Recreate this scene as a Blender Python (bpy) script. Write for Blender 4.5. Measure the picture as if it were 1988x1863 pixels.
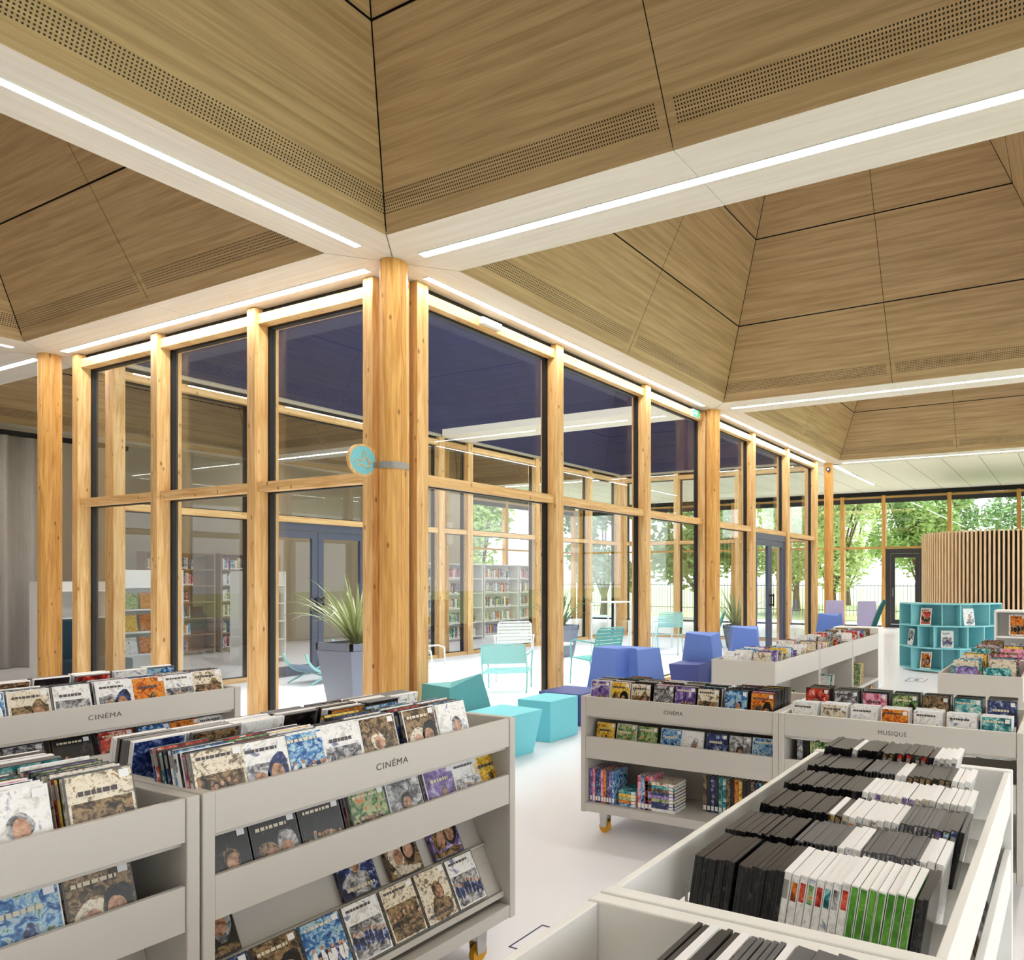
import bpy, math, random
from mathutils import Vector, Matrix
R = math.radians
random.seed(7)
SC = bpy.context.scene
COL = SC.collection
for o in list(bpy.data.objects): bpy.data.objects.remove(o)

# ------------------------------------------------------------------ camera, sky, exposure
HEAD = math.atan(.472)                      # heading of the lens from the X axis
cam_d = bpy.data.cameras.new('camera')
cam_d.sensor_width = 36; cam_d.lens = 36*1389/1988
cam_d.shift_x = (994-1433)/1988; cam_d.shift_y = (1122-931.5)/1988
cam_d.clip_end = 300; cam_d.clip_start = .05
cam = bpy.data.objects.new('camera', cam_d); COL.objects.link(cam)
cam.location = (0, 0, 1.5); cam.rotation_euler = (R(90), 0, HEAD-R(90))
SC.camera = cam
w = bpy.data.worlds.new('sky'); SC.world = w; w.use_nodes = True
nt = w.node_tree; nt.nodes.clear()
wo = nt.nodes.new('ShaderNodeOutputWorld'); bg = nt.nodes.new('ShaderNodeBackground')
tc = nt.nodes.new('ShaderNodeTexCoord'); sep = nt.nodes.new('ShaderNodeSeparateXYZ'); rmp = nt.nodes.new('ShaderNodeValToRGB')
nt.links.new(tc.outputs['Generated'], sep.inputs[0]); nt.links.new(sep.outputs['Z'], rmp.inputs[0])
rmp.color_ramp.elements[0].position = 0; rmp.color_ramp.elements[0].color = (1.0, 1.0, 1.0, 1)
rmp.color_ramp.elements[1].position = 1; rmp.color_ramp.elements[1].color = (.78, .88, 1.0, 1)
nt.links.new(rmp.outputs[0], bg.inputs['Color']); bg.inputs['Strength'].default_value = 2.9
nt.links.new(bg.outputs[0], wo.inputs[0])
sun_d = bpy.data.lights.new('sun', 'SUN'); sun_d.energy = 7.0; sun_d.angle = R(25); sun_d.color = (1, .96, .9)
sun = bpy.data.objects.new('sun', sun_d); COL.objects.link(sun); sun.rotation_euler = Vector((.62, .30, .95)).to_track_quat('Z', 'Y').to_euler()   # high, from beyond the end windows
SC.view_settings.view_transform = 'Standard'; SC.view_settings.look = 'None'
SC.view_settings.exposure = 0.12; SC.view_settings.gamma = 1; SC.view_settings.use_curve_mapping = False
LED_STRENGTH = 36

# ------------------------------------------------------------------ helpers
def lin(c): return tuple((x/255/12.92 if x/255 <= .04045 else ((x/255+.055)/1.055)**2.4) for x in c)
MATS = {}
def mat(name, rgb, rough=.5, metal=0, spec=.5, coat=0, noise=0, nscale=8, bump=0, bscale=200):
    if name in MATS: return MATS[name]
    m = bpy.data.materials.new(name); m.use_nodes = True; n = m.node_tree; b = n.nodes['Principled BSDF']
    c = lin(rgb); b.inputs['Base Color'].default_value = (*c, 1); b.inputs['Roughness'].default_value = rough
    b.inputs['Metallic'].default_value = metal; b.inputs['Specular IOR Level'].default_value = spec
    b.inputs['Coat Weight'].default_value = coat; b.inputs['Coat Roughness'].default_value = .15
    if noise or bump:
        t = n.nodes.new('ShaderNodeTexCoord')
        if noise:
            k = n.nodes.new('ShaderNodeTexNoise'); k.inputs['Scale'].default_value = nscale; k.inputs['Detail'].default_value = 4
            n.links.new(t.outputs['Object'], k.inputs['Vector'])
            x = n.nodes.new('ShaderNodeMix'); x.data_type = 'RGBA'
            x.inputs[6].default_value = (*[v*(1-noise) for v in c], 1); x.inputs[7].default_value = (*[min(1, v*(1+noise)) for v in c], 1)
            n.links.new(k.outputs['Fac'], x.inputs[0]); n.links.new(x.outputs[2], b.inputs['Base Color'])
        if bump:
            k = n.nodes.new('ShaderNodeTexNoise'); k.inputs['Scale'].default_value = bscale
            n.links.new(t.outputs['Object'], k.inputs['Vector'])
            u = n.nodes.new('ShaderNodeBump'); u.inputs['Strength'].default_value = bump; u.inputs['Distance'].default_value = .002
            n.links.new(k.outputs['Fac'], u.inputs['Height']); n.links.new(u.outputs[0], b.inputs['Normal'])
    MATS[name] = m; return m

def N(n, t, **kw):
    x = n.nodes.new(t)
    for k, v in kw.items(): setattr(x, k, v)
    return x
def mth(n, op, a, b=None):
    x = n.nodes.new('ShaderNodeMath'); x.operation = op
    for i, v in enumerate((a, b)):
        if v is None: continue
        if isinstance(v, (int, float)): x.inputs[i].default_value = v
        else: n.links.new(v, x.inputs[i])
    return x.outputs[0]

def veneer(name, c1, c2, perf=True, rough=.45):
    """oak veneer; UV in metres, u along the grain; a perforated band near the bottom edge, v counted from it"""
    m = bpy.data.materials.new(name); m.use_nodes = True; n = m.node_tree; b = n.nodes['Principled BSDF']
    uv = N(n, 'ShaderNodeUVMap'); mp = N(n, 'ShaderNodeMapping'); mp.inputs['Scale'].default_value = (.5, 14, 1)
    rnd = N(n, 'ShaderNodeObjectInfo')
    n.links.new(uv.outputs[0], mp.inputs[0])
    comb = N(n, 'ShaderNodeCombineXYZ'); n.links.new(mth(n, 'MULTIPLY', rnd.outputs['Random'], 40), comb.inputs[0])
    n.links.new(comb.outputs[0], mp.inputs['Location'])
    k = N(n, 'ShaderNodeTexNoise'); k.inputs['Scale'].default_value = 1.6; k.inputs['Detail'].default_value = 6; k.inputs['Distortion'].default_value = .6
    n.links.new(mp.outputs[0], k.inputs['Vector'])
    mp2 = N(n, 'ShaderNodeMapping'); mp2.inputs['Scale'].default_value = (2, 90, 1); n.links.new(uv.outputs[0], mp2.inputs[0])
    k2 = N(n, 'ShaderNodeTexNoise'); k2.inputs['Scale'].default_value = 1.2; k2.inputs['Detail'].default_value = 3; n.links.new(mp2.outputs[0], k2.inputs['Vector'])
    f = mth(n, 'ADD', mth(n, 'MULTIPLY', k.outputs['Fac'], .7), mth(n, 'MULTIPLY', k2.outputs['Fac'], .3))
    r = N(n, 'ShaderNodeValToRGB'); r.color_ramp.elements[0].position = .36; r.color_ramp.elements[1].position = .64
    r.color_ramp.elements[0].color = (*lin(c1), 1); r.color_ramp.elements[1].color = (*lin(c2), 1)
    n.links.new(f, r.inputs[0]); out = r.outputs[0]
    if perf:
        s = N(n, 'ShaderNodeSeparateXYZ'); n.links.new(uv.outputs[0], s.inputs[0]); P = .021
        def cell(o): return mth(n, 'SUBTRACT', mth(n, 'FRACT', mth(n, 'DIVIDE', o, P)), .5)
        cu, cv = cell(s.outputs[0]), cell(s.outputs[1])
        d = mth(n, 'ADD', mth(n, 'MULTIPLY', cu, cu), mth(n, 'MULTIPLY', cv, cv))
        hole = mth(n, 'LESS_THAN', d, .075)
        band = mth(n, 'MULTIPLY', mth(n, 'GREATER_THAN', s.outputs[1], P*6), mth(n, 'LESS_THAN', s.outputs[1], P*13))
        # the band stops short of the mid seam, which is at u = 0 (hips cut it at the ends)
        ends = mth(n, 'GREATER_THAN', mth(n, 'ABSOLUTE', s.outputs[0]), P*3)
        mx = N(n, 'ShaderNodeMix', data_type='RGBA'); mx.inputs[7].default_value = (.02, .015, .01, 1)
        n.links.new(mth(n, 'MULTIPLY', hole, mth(n, 'MULTIPLY', band, ends)), mx.inputs[0]); n.links.new(out, mx.inputs[6]); out = mx.outputs[2]
    n.links.new(out, b.inputs['Base Color']); b.inputs['Roughness'].default_value = rough; b.inputs['Specular IOR Level'].default_value = .3
    MATS[name] = m; return m

def timber(name, c1, c2, scale=(14, 14, .9), knots=True):
    m = bpy.data.materials.new(name); m.use_nodes = True; n = m.node_tree; b = n.nodes['Principled BSDF']
    t = N(n, 'ShaderNodeTexCoord'); mp = N(n, 'ShaderNodeMapping'); mp.inputs['Scale'].default_value = scale
    oi = N(n, 'ShaderNodeObjectInfo'); cb = N(n, 'ShaderNodeCombineXYZ')
    for i in range(3): n.links.new(mth(n, 'MULTIPLY', oi.outputs['Random'], 30+i*7), cb.inputs[i])
    n.links.new(t.outputs['Object'], mp.inputs[0]); n.links.new(cb.outputs[0], mp.inputs['Location'])
    k = N(n, 'ShaderNodeTexNoise'); k.inputs['Scale'].default_value = 2.2; k.inputs['Detail'].default_value = 6; k.inputs['Distortion'].default_value = 1.0
    n.links.new(mp.outputs[0], k.inputs['Vector'])
    r = N(n, 'ShaderNodeValToRGB'); r.color_ramp.elements[0].position = .33; r.color_ramp.elements[1].position = .67
    r.color_ramp.elements[0].color = (*lin(c1), 1); r.color_ramp.elements[1].color = (*lin(c2), 1); n.links.new(k.outputs['Fac'], r.inputs[0])
    out = r.outputs[0]
    if knots:
        mp2 = N(n, 'ShaderNodeMapping'); mp2.inputs['Scale'].default_value = (1, 1, .45); n.links.new(t.outputs['Object'], mp2.inputs[0]); n.links.new(cb.outputs[0], mp2.inputs['Location'])
        v = N(n, 'ShaderNodeTexVoronoi'); v.inputs['Scale'].default_value = 11; n.links.new(mp2.outputs[0], v.inputs['Vector'])
        kr = N(n, 'ShaderNodeValToRGB'); kr.color_ramp.elements[0].position = .06; kr.color_ramp.elements[0].color = (1, 1, 1, 1)
        kr.color_ramp.elements[1].position = .16; kr.color_ramp.elements[1].color = (0, 0, 0, 1); n.links.new(v.outputs['Distance'], kr.inputs[0])
        mx = N(n, 'ShaderNodeMix', data_type='RGBA'); mx.inputs[7].default_value = (*lin((122, 74, 34)), 1)
        n.links.new(mth(n, 'MULTIPLY', kr.outputs[0], .8), mx.inputs[0]); n.links.new(out, mx.inputs[6]); out = mx.outputs[2]
    n.links.new(out, b.inputs['Base Color']); b.inputs['Roughness'].default_value = .45; b.inputs['Specular IOR Level'].default_value = .35
    MATS[name] = m; return m

def glass(name, tint=(.97, .985, .985), f0=.035):
    m = bpy.data.materials.new(name); m.use_nodes = True; n = m.node_tree; n.nodes.clear()
    o = N(n, 'ShaderNodeOutputMaterial'); mx = N(n, 'ShaderNodeMixShader'); tr = N(n, 'ShaderNodeBsdfTransparent'); gl = N(n, 'ShaderNodeBsdfGlossy')
    tr.inputs['Color'].default_value = (*tint, 1); gl.inputs['Roughness'].default_value = 0.0
    fr = N(n, 'ShaderNodeLayerWeight'); fr.inputs['Blend'].default_value = .5      # Facing is the same from both sides of the sheet
    fac = mth(n, 'ADD', mth(n, 'MULTIPLY', mth(n, 'POWER', fr.outputs['Facing'], 4.5), .9), f0)
    n.links.new(fac, mx.inputs[0]); n.links.new(tr.outputs[0], mx.inputs[1]); n.links.new(gl.outputs[0], mx.inputs[2]); n.links.new(mx.outputs[0], o.inputs[0])
    MATS[name] = m; return m

def emit(name, rgb, s):
    m = bpy.data.materials.new(name); m.use_nodes = True; n = m.node_tree; n.nodes.clear()
    o = N(n, 'ShaderNodeOutputMaterial'); e = N(n, 'ShaderNodeEmission'); e.inputs[0].default_value = (*rgb, 1); e.inputs[1].default_value = s
    n.links.new(e.outputs[0], o.inputs[0]); MATS[name] = m; return m

def print_mat(name, cols, scale=9, gloss=.22):
    """printed paper under a clear sleeve: three inks in soft patches, different on every object"""
    m = bpy.data.materials.new(name); m.use_nodes = True; n = m.node_tree; b = n.nodes['Principled BSDF']
    t = N(n, 'ShaderNodeTexCoord'); oi = N(n, 'ShaderNodeObjectInfo'); va = N(n, 'ShaderNodeVectorMath', operation='ADD'); cb = N(n, 'ShaderNodeCombineXYZ')
    n.links.new(mth(n, 'MULTIPLY', oi.outputs['Random'], 50), cb.inputs[0]); n.links.new(mth(n, 'MULTIPLY', oi.outputs['Random'], 31), cb.inputs[2])
    n.links.new(t.outputs['Object'], va.inputs[0]); n.links.new(cb.outputs[0], va.inputs[1])
    k = N(n, 'ShaderNodeTexNoise'); k.inputs['Scale'].default_value = scale; k.inputs['Detail'].default_value = 5; k.inputs['Roughness'].default_value = .65; k.inputs['Distortion'].default_value = .8
    n.links.new(va.outputs[0], k.inputs['Vector'])
    r = N(n, 'ShaderNodeValToRGB'); r.color_ramp.elements[0].position = .38; r.color_ramp.elements[0].color = (*lin(cols[0]), 1)
    r.color_ramp.elements[1].position = .66; r.color_ramp.elements[1].color = (*lin(cols[-1]), 1)
    for i, c in enumerate(cols[1:-1]):
        e = r.color_ramp.elements.new(.38+.28*(i+1)/(len(cols)-1)); e.color = (*lin(c), 1)
    n.links.new(k.outputs['Fac'], r.inputs[0]); n.links.new(r.outputs[0], b.inputs['Base Color'])
    b.inputs['Roughness'].default_value = gloss; b.inputs['Specular IOR Level'].default_value = .5
    MATS[name] = m; return m

class MB:
    """collects polygons and links them as one mesh object"""
    def __init__(s): s.v = []; s.f = []; s.mi = []; s.uv = []; s.M = Matrix.Identity(4)
    def add(s, vs, fs, mi=0, uvs=None):
        b = len(s.v); s.v += [tuple(s.M @ Vector(p)) for p in vs]
        for i, f in enumerate(fs):
            s.f.append([b+k for k in f]); s.mi.append(mi); s.uv.append(uvs[i] if uvs else None)
        return s
    def box(s, x0, x1, y0, y1, z0, z1, mi=0):
        return s.add([(x0, y0, z0), (x1, y0, z0), (x1, y1, z0), (x0, y1, z0), (x0, y0, z1), (x1, y0, z1), (x1, y1, z1), (x0, y1, z1)],
                     [(0, 3, 2, 1), (4, 5, 6, 7), (0, 1, 5, 4), (1, 2, 6, 5), (2, 3, 7, 6), (3, 0, 4, 7)], mi)
    def hexa(s, b4, t4, mi=0):      # bottom four and top four corners, both counter-clockwise
        return s.add(list(b4)+list(t4), [(0, 3, 2, 1), (4, 5, 6, 7), (0, 1, 5, 4), (1, 2, 6, 5), (2, 3, 7, 6), (3, 0, 4, 7)], mi)
    def prism(s, pts, y0, y1, mi=0, axis='y'):   # outline in (x, z) pushed along y, or (x, y) along z, or (y, z) along x
        n = len(pts)
        P = {'y': lambda a, b, t: (a, t, b), 'z': lambda a, b, t: (a, b, t), 'x': lambda a, b, t: (t, a, b)}[axis]
        vs = [P(a, b, y0) for a, b in pts]+[P(a, b, y1) for a, b in pts]
        return s.add(vs, [tuple(range(n))[::-1], tuple(range(n, 2*n))]+[(i, (i+1) % n, n+(i+1) % n, n+i) for i in range(n)], mi)
    def cyl(s, c, r, h, mi=0, seg=20, axis='z', r2=None):
        r2 = r if r2 is None else r2; vs = []
        for t, rr in ((0, r), (h, r2)):
            for i in range(seg):
                a = 2*math.pi*i/seg; p, q = rr*math.cos(a), rr*math.sin(a)
                vs.append({'z': (c[0]+p, c[1]+q, c[2]+t), 'y': (c[0]+p, c[1]+t, c[2]+q), 'x': (c[0]+t, c[1]+p, c[2]+q)}[axis])
        return s.add(vs, [tuple(range(seg))[::-1], tuple(range(seg, 2*seg))]+[(i, (i+1) % seg, seg+(i+1) % seg, seg+i) for i in range(seg)], mi)
    def tube(s, pts, r, mi=0, seg=8):
        pts = [Vector(p) for p in pts]; rings = []
        for i, p in enumerate(pts):
            d = (pts[min(i+1, len(pts)-1)]-pts[max(i-1, 0)]).normalized()
            up = Vector((0, 0, 1)) if abs(d.z) < .9 else Vector((1, 0, 0))
            a = d.cross(up).normalized(); b = d.cross(a)
            rings.append([p+a*r*math.cos(2*math.pi*k/seg)+b*r*math.sin(2*math.pi*k/seg) for k in range(seg)])
        vs = [q for g in rings for q in g]; fs = []
        for i in range(len(pts)-1):
            for k in range(seg): fs.append((i*seg+k, i*seg+(k+1) % seg, (i+1)*seg+(k+1) % seg, (i+1)*seg+k))
        fs += [tuple(range(seg))[::-1], tuple((len(pts)-1)*seg+k for k in range(seg))]
        return s.add(vs, fs, mi)
    def build(s, name, mats, parent=None, loc=None, rot=None, bevel=0, smooth=False, **props):
        me = bpy.data.meshes.new(name); me.from_pydata(s.v, [], s.f)
        if not isinstance(mats, (list, tuple)): mats = [mats]
        for m in mats: me.materials.append(m)
        me.polygons.foreach_set('material_index', s.mi)
        if any(u for u in s.uv):
            ul = me.uv_layers.new(name='UVMap'); i = 0
            for f, u in zip(s.f, s.uv):
                for k in range(len(f)): ul.data[i].uv = u[k] if u else (0, 0); i += 1
        if smooth: me.polygons.foreach_set('use_smooth', [True]*len(s.f))
        me.update()
        o = bpy.data.objects.new(name, me); COL.objects.link(o)
        if parent: o.parent = parent
        if loc: o.location = loc
        if rot: o.rotation_euler = rot
        if bevel:
            b = o.modifiers.new('bevel', 'BEVEL'); b.width = bevel; b.segments = 2; b.limit_method = 'ANGLE'
        for k, v in props.items(): o[k] = v
        return o

USED = {}
def tag(o, label, cat, group=None):
    if label in USED and not group: print('DUPLICATE LABEL', label)
    USED[label] = 1
    o['label'] = label; o['category'] = cat
    if group: o['group'] = group
    return o
def thing(name, label, cat, loc=(0, 0, 0), rz=0, group=None):
    o = bpy.data.objects.new(name, None); COL.objects.link(o); o.location = loc; o.rotation_euler = (0, 0, rz)
    return tag(o, label, cat, group)
def struct_empty(name):
    o = bpy.data.objects.new(name, None); COL.objects.link(o); o['kind'] = 'structure'; return o
def kids(root, lst):
    for o in lst: o.parent = root
ONES = ['', 'first', 'second', 'third', 'fourth', 'fifth', 'sixth', 'seventh', 'eighth', 'ninth', 'tenth', 'eleventh', 'twelfth', 'thirteenth', 'fourteenth',
        'fifteenth', 'sixteenth', 'seventeenth', 'eighteenth', 'nineteenth']
TENS = {2: ('twentieth', 'twenty'), 3: ('thirtieth', 'thirty'), 4: ('fortieth', 'forty'), 5: ('fiftieth', 'fifty')}
def nth(n):
    if n < 20: return ONES[n]
    return TENS[n//10][0] if n % 10 == 0 else TENS[n//10][1]+'-'+ONES[n % 10]

# ------------------------------------------------------------------ materials
oak = veneer('oak_veneer_ceiling', (167, 140, 99), (199, 172, 129))
oak_pale = veneer('oak_pale_soffit', (222, 214, 198), (234, 228, 215), perf=False)
post_m = timber('larch_post', (204, 156, 94), (234, 198, 142))
col_m = timber('larch_column', (190, 136, 68), (224, 176, 104))
post_h = timber('larch_rail', (204, 156, 94), (234, 198, 142), scale=(1.0, 1.0, 16))
col_h = timber('larch_column_rail', (190, 136, 68), (224, 176, 104), scale=(1.0, 1.0, 16), knots=False)
black_gap = mat('black_gap', (14, 13, 12), .8)
gasket_m = mat('black_gasket', (16, 18, 26), .5)
glass_m = glass('facade_glass')
steel_m = mat('blue_grey_door_frame', (78, 85, 104), .4, noise=.05)
navy_m = mat('dark_navy_cladding', (33, 36, 60), .9, spec=.1, noise=.3, nscale=3)
white_lac = mat('light_grey_lacquer', (198, 194, 187), .38, spec=.4, noise=.02, nscale=3)
white_in = mat('white_lacquer', (234, 234, 232), .4, noise=.02, nscale=3)
floor_m = mat('pale_resin_floor', (240, 239, 244), .28, spec=.4, noise=.02, nscale=1.5)
pave_m = mat('pale_courtyard_paving', (238, 239, 240), .6, noise=.04, nscale=5)
led_m = emit('led_diffuser', (1, .965, .91), LED_STRENGTH)
black_plastic = mat('black_dvd_plastic', (18, 18, 20), .28, spec=.8, noise=.1)
grey_plastic = mat('grey_dvd_plastic', (92, 92, 96), .35, noise=.1)
white_plastic = mat('white_dvd_plastic', (236, 236, 238), .35, noise=.03)
paper_m = mat('page_edges', (232, 226, 212), .7, noise=.05, nscale=60)
chrome_m = mat('zinc_plated_steel', (190, 190, 190), .25, metal=1)
yellow_m = mat('yellow_caster_tyre', (214, 156, 34), .45)
letter_m = mat('grey_lettering', (92, 90, 86), .6)
PAL = {
 'white': [(206, 204, 200), (240, 240, 238), (246, 246, 246), (120, 130, 160)],
 'blue seascape': [(24, 60, 130), (60, 130, 190), (190, 220, 235), (70, 110, 60)],
 'sepia brown': [(30, 22, 16), (96, 76, 52), (170, 140, 100), (60, 48, 34)],
 'black': [(8, 8, 10), (15, 14, 17), (26, 24, 28), (64, 58, 60)],
 'cream': [(120, 104, 84), (222, 212, 190), (236, 228, 210), (150, 110, 60)],
 'purple': [(60, 40, 96), (116, 92, 160), (150, 130, 190), (230, 220, 240)],
 'green': [(40, 74, 34), (110, 150, 90), (190, 200, 150), (220, 120, 50)],
 'red': [(90, 16, 18), (176, 34, 34), (220, 90, 60), (240, 225, 215)],
 'yellow': [(160, 110, 20), (232, 184, 40), (246, 220, 120), (90, 50, 20)],
 'grey': [(60, 60, 64), (130, 130, 134), (190, 190, 192), (226, 226, 226)],
 'navy': [(10, 14, 40), (28, 40, 90), (60, 80, 140), (180, 190, 220)],
 'orange': [(120, 50, 12), (214, 110, 30), (240, 160, 60), (90, 30, 14)],
 'pink': [(150, 60, 90), (220, 120, 150), (240, 180, 200), (90, 160, 200)],
 'bright green': [(58, 124, 30), (86, 160, 46), (120, 186, 70)],
 'teal': [(14, 70, 80), (40, 130, 140), (130, 200, 200), (236, 236, 220)],
}
PM = {k: print_mat('print_'+k.replace(' ', '_'), v, 26) for k, v in PAL.items()}
# finer grain for the densely illustrated covers
for k in ('cream', 'sepia brown', 'grey', 'blue seascape', 'navy', 'green', 'yellow', 'orange'): [setattr(n_.inputs['Scale'], 'default_value', 44) for n_ in PM[k].node_tree.nodes if n_.bl_idname == 'ShaderNodeTexNoise']
PN = [k for k in PAL if k != 'bright green']

# ------------------------------------------------------------------ the grid of the building
GX, GY, L, ZB = 4.2, 5.18, 5.85, 4.15
X = lambda k: GX+L*k
Y = lambda k: GY+L*k
HB = .36                                   # half width of a ceiling beam
XF, YF = 21.6, Y(2)                        # far facades

# floor
MB().box(-8, XF, -7.5, YF, -.12, 0).build('floor', floor_m, kind='structure')
MB().box(X(0)+.3, X(2)-.1, Y(0)+.3, Y(1)-.1, 0, .006).build('courtyard_floor', pave_m, kind='structure')
grass_m = mat('pale_sunlit_grass', (178, 188, 130), .9, noise=.2, nscale=2)
MB().box(-60, 110, -60, 110, -.3, -.14).build('lawn_ground', grass_m, kind='structure')
MB().box(XF, XF+3, -8, YF+3, -.14, -.03).box(-8, XF, YF, YF+3, -.14, -.03).build('terrace_floor', pave_m, kind='structure')

# coffers: inverted pyramids of veneer panels with dark joints
def coffer(x0, y0, rise=.93, k=1.93, added_skylight=False):
    x1, y1 = x0+L-HB, y0+L-HB; x0 += HB; y0 += HB
    cx, cy = (x0+x1)/2, (y0+y1)/2; half = (x1-x0)/2
    m = MB(); g = .007
    smax = 2.0
    ss = [0, rise/k]
    while ss[-1]+.93/k < smax: ss.append(ss[-1]+.93/k)
    for q in range(4):
        a = q*math.pi/2; ca, sa = math.cos(a), math.sin(a)
        def P(u, s, o=0):          # u along the edge, s inwards
            dx, dy = u, -(half-s)+0
            z = ZB+k*s
            px, py = dx, dy-o*.9; z2 = z+o*.45
            return (cx+px*ca-py*sa, cy+px*sa+py*ca, z2)
        sl = math.sqrt(1+k*k)
        for i in range(len(ss)-1):
            s0, s1 = ss[i]+g/2*(i > 0), ss[i+1]-g/2
            w0, w1 = half-s0, half-s1
            gd = g*.9
            for sgn in (-1, 1):
                us = [(g/2, s0), (w0-gd, s0), (w1-gd, s1), (g/2, s1)]
                vs = [P(sgn*u, s) for u, s in us]
                uvs = [(sgn*u, s*sl) for u, s in us]
                if sgn < 0: vs = vs[::-1]; uvs = uvs[::-1]
                if sgn > 0: pass
                m.add(vs, [(3, 2, 1, 0)], 0, [[uvs[3], uvs[2], uvs[1], uvs[0]]])
        # dark backing a little behind the panels
        e = .09; vs = [P(-half-e+.04, .012, .03), P(half+e-.04, .012, .03), P(half-ss[-1]+e, ss[-1], .03), P(-(half-ss[-1])-e, ss[-1], .03)]
        m.add(vs, [(3, 2, 1, 0)], 1)
    t = half-ss[-1]; zt = ZB+k*ss[-1]
    if not added_skylight: m.add([(cx-t, cy-t, zt), (cx+t, cy-t, zt), (cx+t, cy+t, zt), (cx-t, cy+t, zt)], [(3, 2, 1, 0)], 2)
    else: MB().box(cx-t, cx+t, cy-t, cy+t, zt+.02, zt+.03).build('window_added_skylight', glass_m, kind='structure')
    return m.build('ceiling', [oak, black_gap, oak_pale], kind='structure')
cells = [(i, j) for i in range(-2, 2) for j in range(-2, 2) if (i, j) not in ((0, 0), (1, 0))]
for i, j in cells:
    coffer(X(i), Y(j), 1.08 if (i, j) == (-1, -1) else .93, added_skylight=(i, j) in ((0, -1), (1, -1), (1, 1)))  # skylights added over three coffers, to brighten the far ones with daylight
# beams: boards of pale oak under the grid lines, mitred at the crossings
def beam_x(i, j):      # along X on grid line Y(j), over cell column i
    m = MB(); x0, x1, y = X(i), X(i+1), Y(j); g = .002; a, b = x0+.007, x1-.007; mid = (x0+x1)/2
    lo, hi = HB, HB                 # the side over the courtyard stops at the glazing
    if i in (0, 1) and j == 0: hi = .3
    if i in (0, 1) and j == 1: lo = .3
    for xa, xb in ((a, mid-g), (mid+g, b)):
        if xa == a: pts = [(a, y), (a+lo, y-lo), (xb, y-lo), (xb, y+hi), (a+hi, y+hi)]
        else: pts = [(xa, y-lo), (b-lo, y-lo), (b, y), (b-hi, y+hi), (xa, y+hi)]
        n = len(pts); vs = [(p, q, ZB) for p, q in pts]+[(p, q, ZB+.12) for p, q in pts]
        uv = [[(p, q) for p, q in pts][::-1], [(p, q) for p, q in pts]]+[[(0, 0)]*4]*n
        m.add(vs, [tuple(range(n))[::-1], tuple(range(n, 2*n))]+[(k, (k+1) % n, n+(k+1) % n, n+k) for k in range(n)], 0, uv)
    return m.build('ceiling_beam', oak_pale, kind='structure')
def beam_y(i, j):
    m = MB(); y0, y1, x = Y(j), Y(j+1), X(i); g = .002; a, b = y0+.007, y1-.007; mid = (y0+y1)/2
    lo, hi = HB, HB
    if (i, j) == (0, 0): hi = .3
    if (i, j) == (2, 0): lo = .3
    for ya, yb in ((a, mid-g), (mid+g, b)):
        if ya == a: pts = [(x, a), (x+hi, a+hi), (x+hi, yb), (x-lo, yb), (x-lo, a+lo)]
        else: pts = [(x-lo, ya), (x+hi, ya), (x+hi, b-hi), (x, b), (x-lo, b-lo)]
        n = len(pts); vs = [(p, q, ZB) for p, q in pts]+[(p, q, ZB+.12) for p, q in pts]
        uv = [[(q, p) for p, q in pts][::-1], [(q, p) for p, q in pts]]+[[(0, 0)]*4]*n
        m.add(vs, [tuple(range(n))[::-1], tuple(range(n, 2*n))]+[(k, (k+1) % n, n+(k+1) % n, n+k) for k in range(n)], 0, uv)
    return m.build('ceiling_beam', oak_pale, kind='structure')
for i in range(-2, 2):
    for j in range(-2, 3): beam_x(i, j)
for i in range(-2, 3):
    for j in range(-2, 2): beam_y(i, j)
# flat soffit of long boards between the last grid line and the glazed end wall
m = MB(); y = Y(-2)-HB
while y < YF+1:
    m.add([(X(2)+HB+.004, y, ZB+.02), (XF+1.1, y, ZB-.02), (XF+1.1, y+.79, ZB-.02), (X(2)+HB+.004, y+.79, ZB+.02)], [(3, 2, 1, 0)], 0, [[(0, 0), (0, 5), (.8, 5), (.8, 0)][::-1]])
    y += .8
m.box(X(2)+.1, XF+1.1, Y(-2), YF, ZB+.06, ZB+.2, 1)
m.build('ceiling', [mat('cream_painted_board', (240, 236, 220), .5, noise=.02), black_gap], kind='structure')
# roof volumes over the far side of the courtyard, dark cladding
def roof_slope(p0, p1, n, t=.1):        # a leaning slab of cladding along p0-p1, n points away from the courtyard
    (ax, ay), (bx, by), (nx_, ny_) = p0, p1, n; r = 1.35
    lo = [(ax, ay, ZB+.03), (bx, by, ZB+.03), (bx+nx_*t, by+ny_*t, ZB+.16), (ax+nx_*t, ay+ny_*t, ZB+.16)]
    hi = [(x+nx_*r, y+ny_*r, ZB+3.5) for x, y, z in lo]
    MB().hexa(lo, hi).build('roof_cladding', navy_m, kind='structure')
roof_slope((X(0)-.5, Y(1)-.36), (X(2)+3, Y(1)-.36), (0, 1)); roof_slope((X(2)-.36, Y(1)+.5), (X(2)-.36, Y(0)+.3), (1, 0)); roof_slope((X(2)-.02, Y(0)+.3), (X(2)-.02, Y(-1)), (1, 0))
MB().box(X(-2)-1, X(0)-.4, Y(-2), Y(1), ZB+4.2, ZB+4.3).build('roof_deck', navy_m, kind='structure')
MB().box(X(2)+1.6, XF, Y(-2), YF, ZB+3.4, ZB+3.5).build('roof_deck', navy_m, kind='structure')

MB().box(-8.05, -7.9, -7.5, YF, 0, ZB+.1).build('unseen_back_wall', mat('warm_grey_wall', (168, 156, 138), .6, noise=.05, nscale=2), kind='structure')  # rear wall out of view, added to cut daylight from behind the camera
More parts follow.
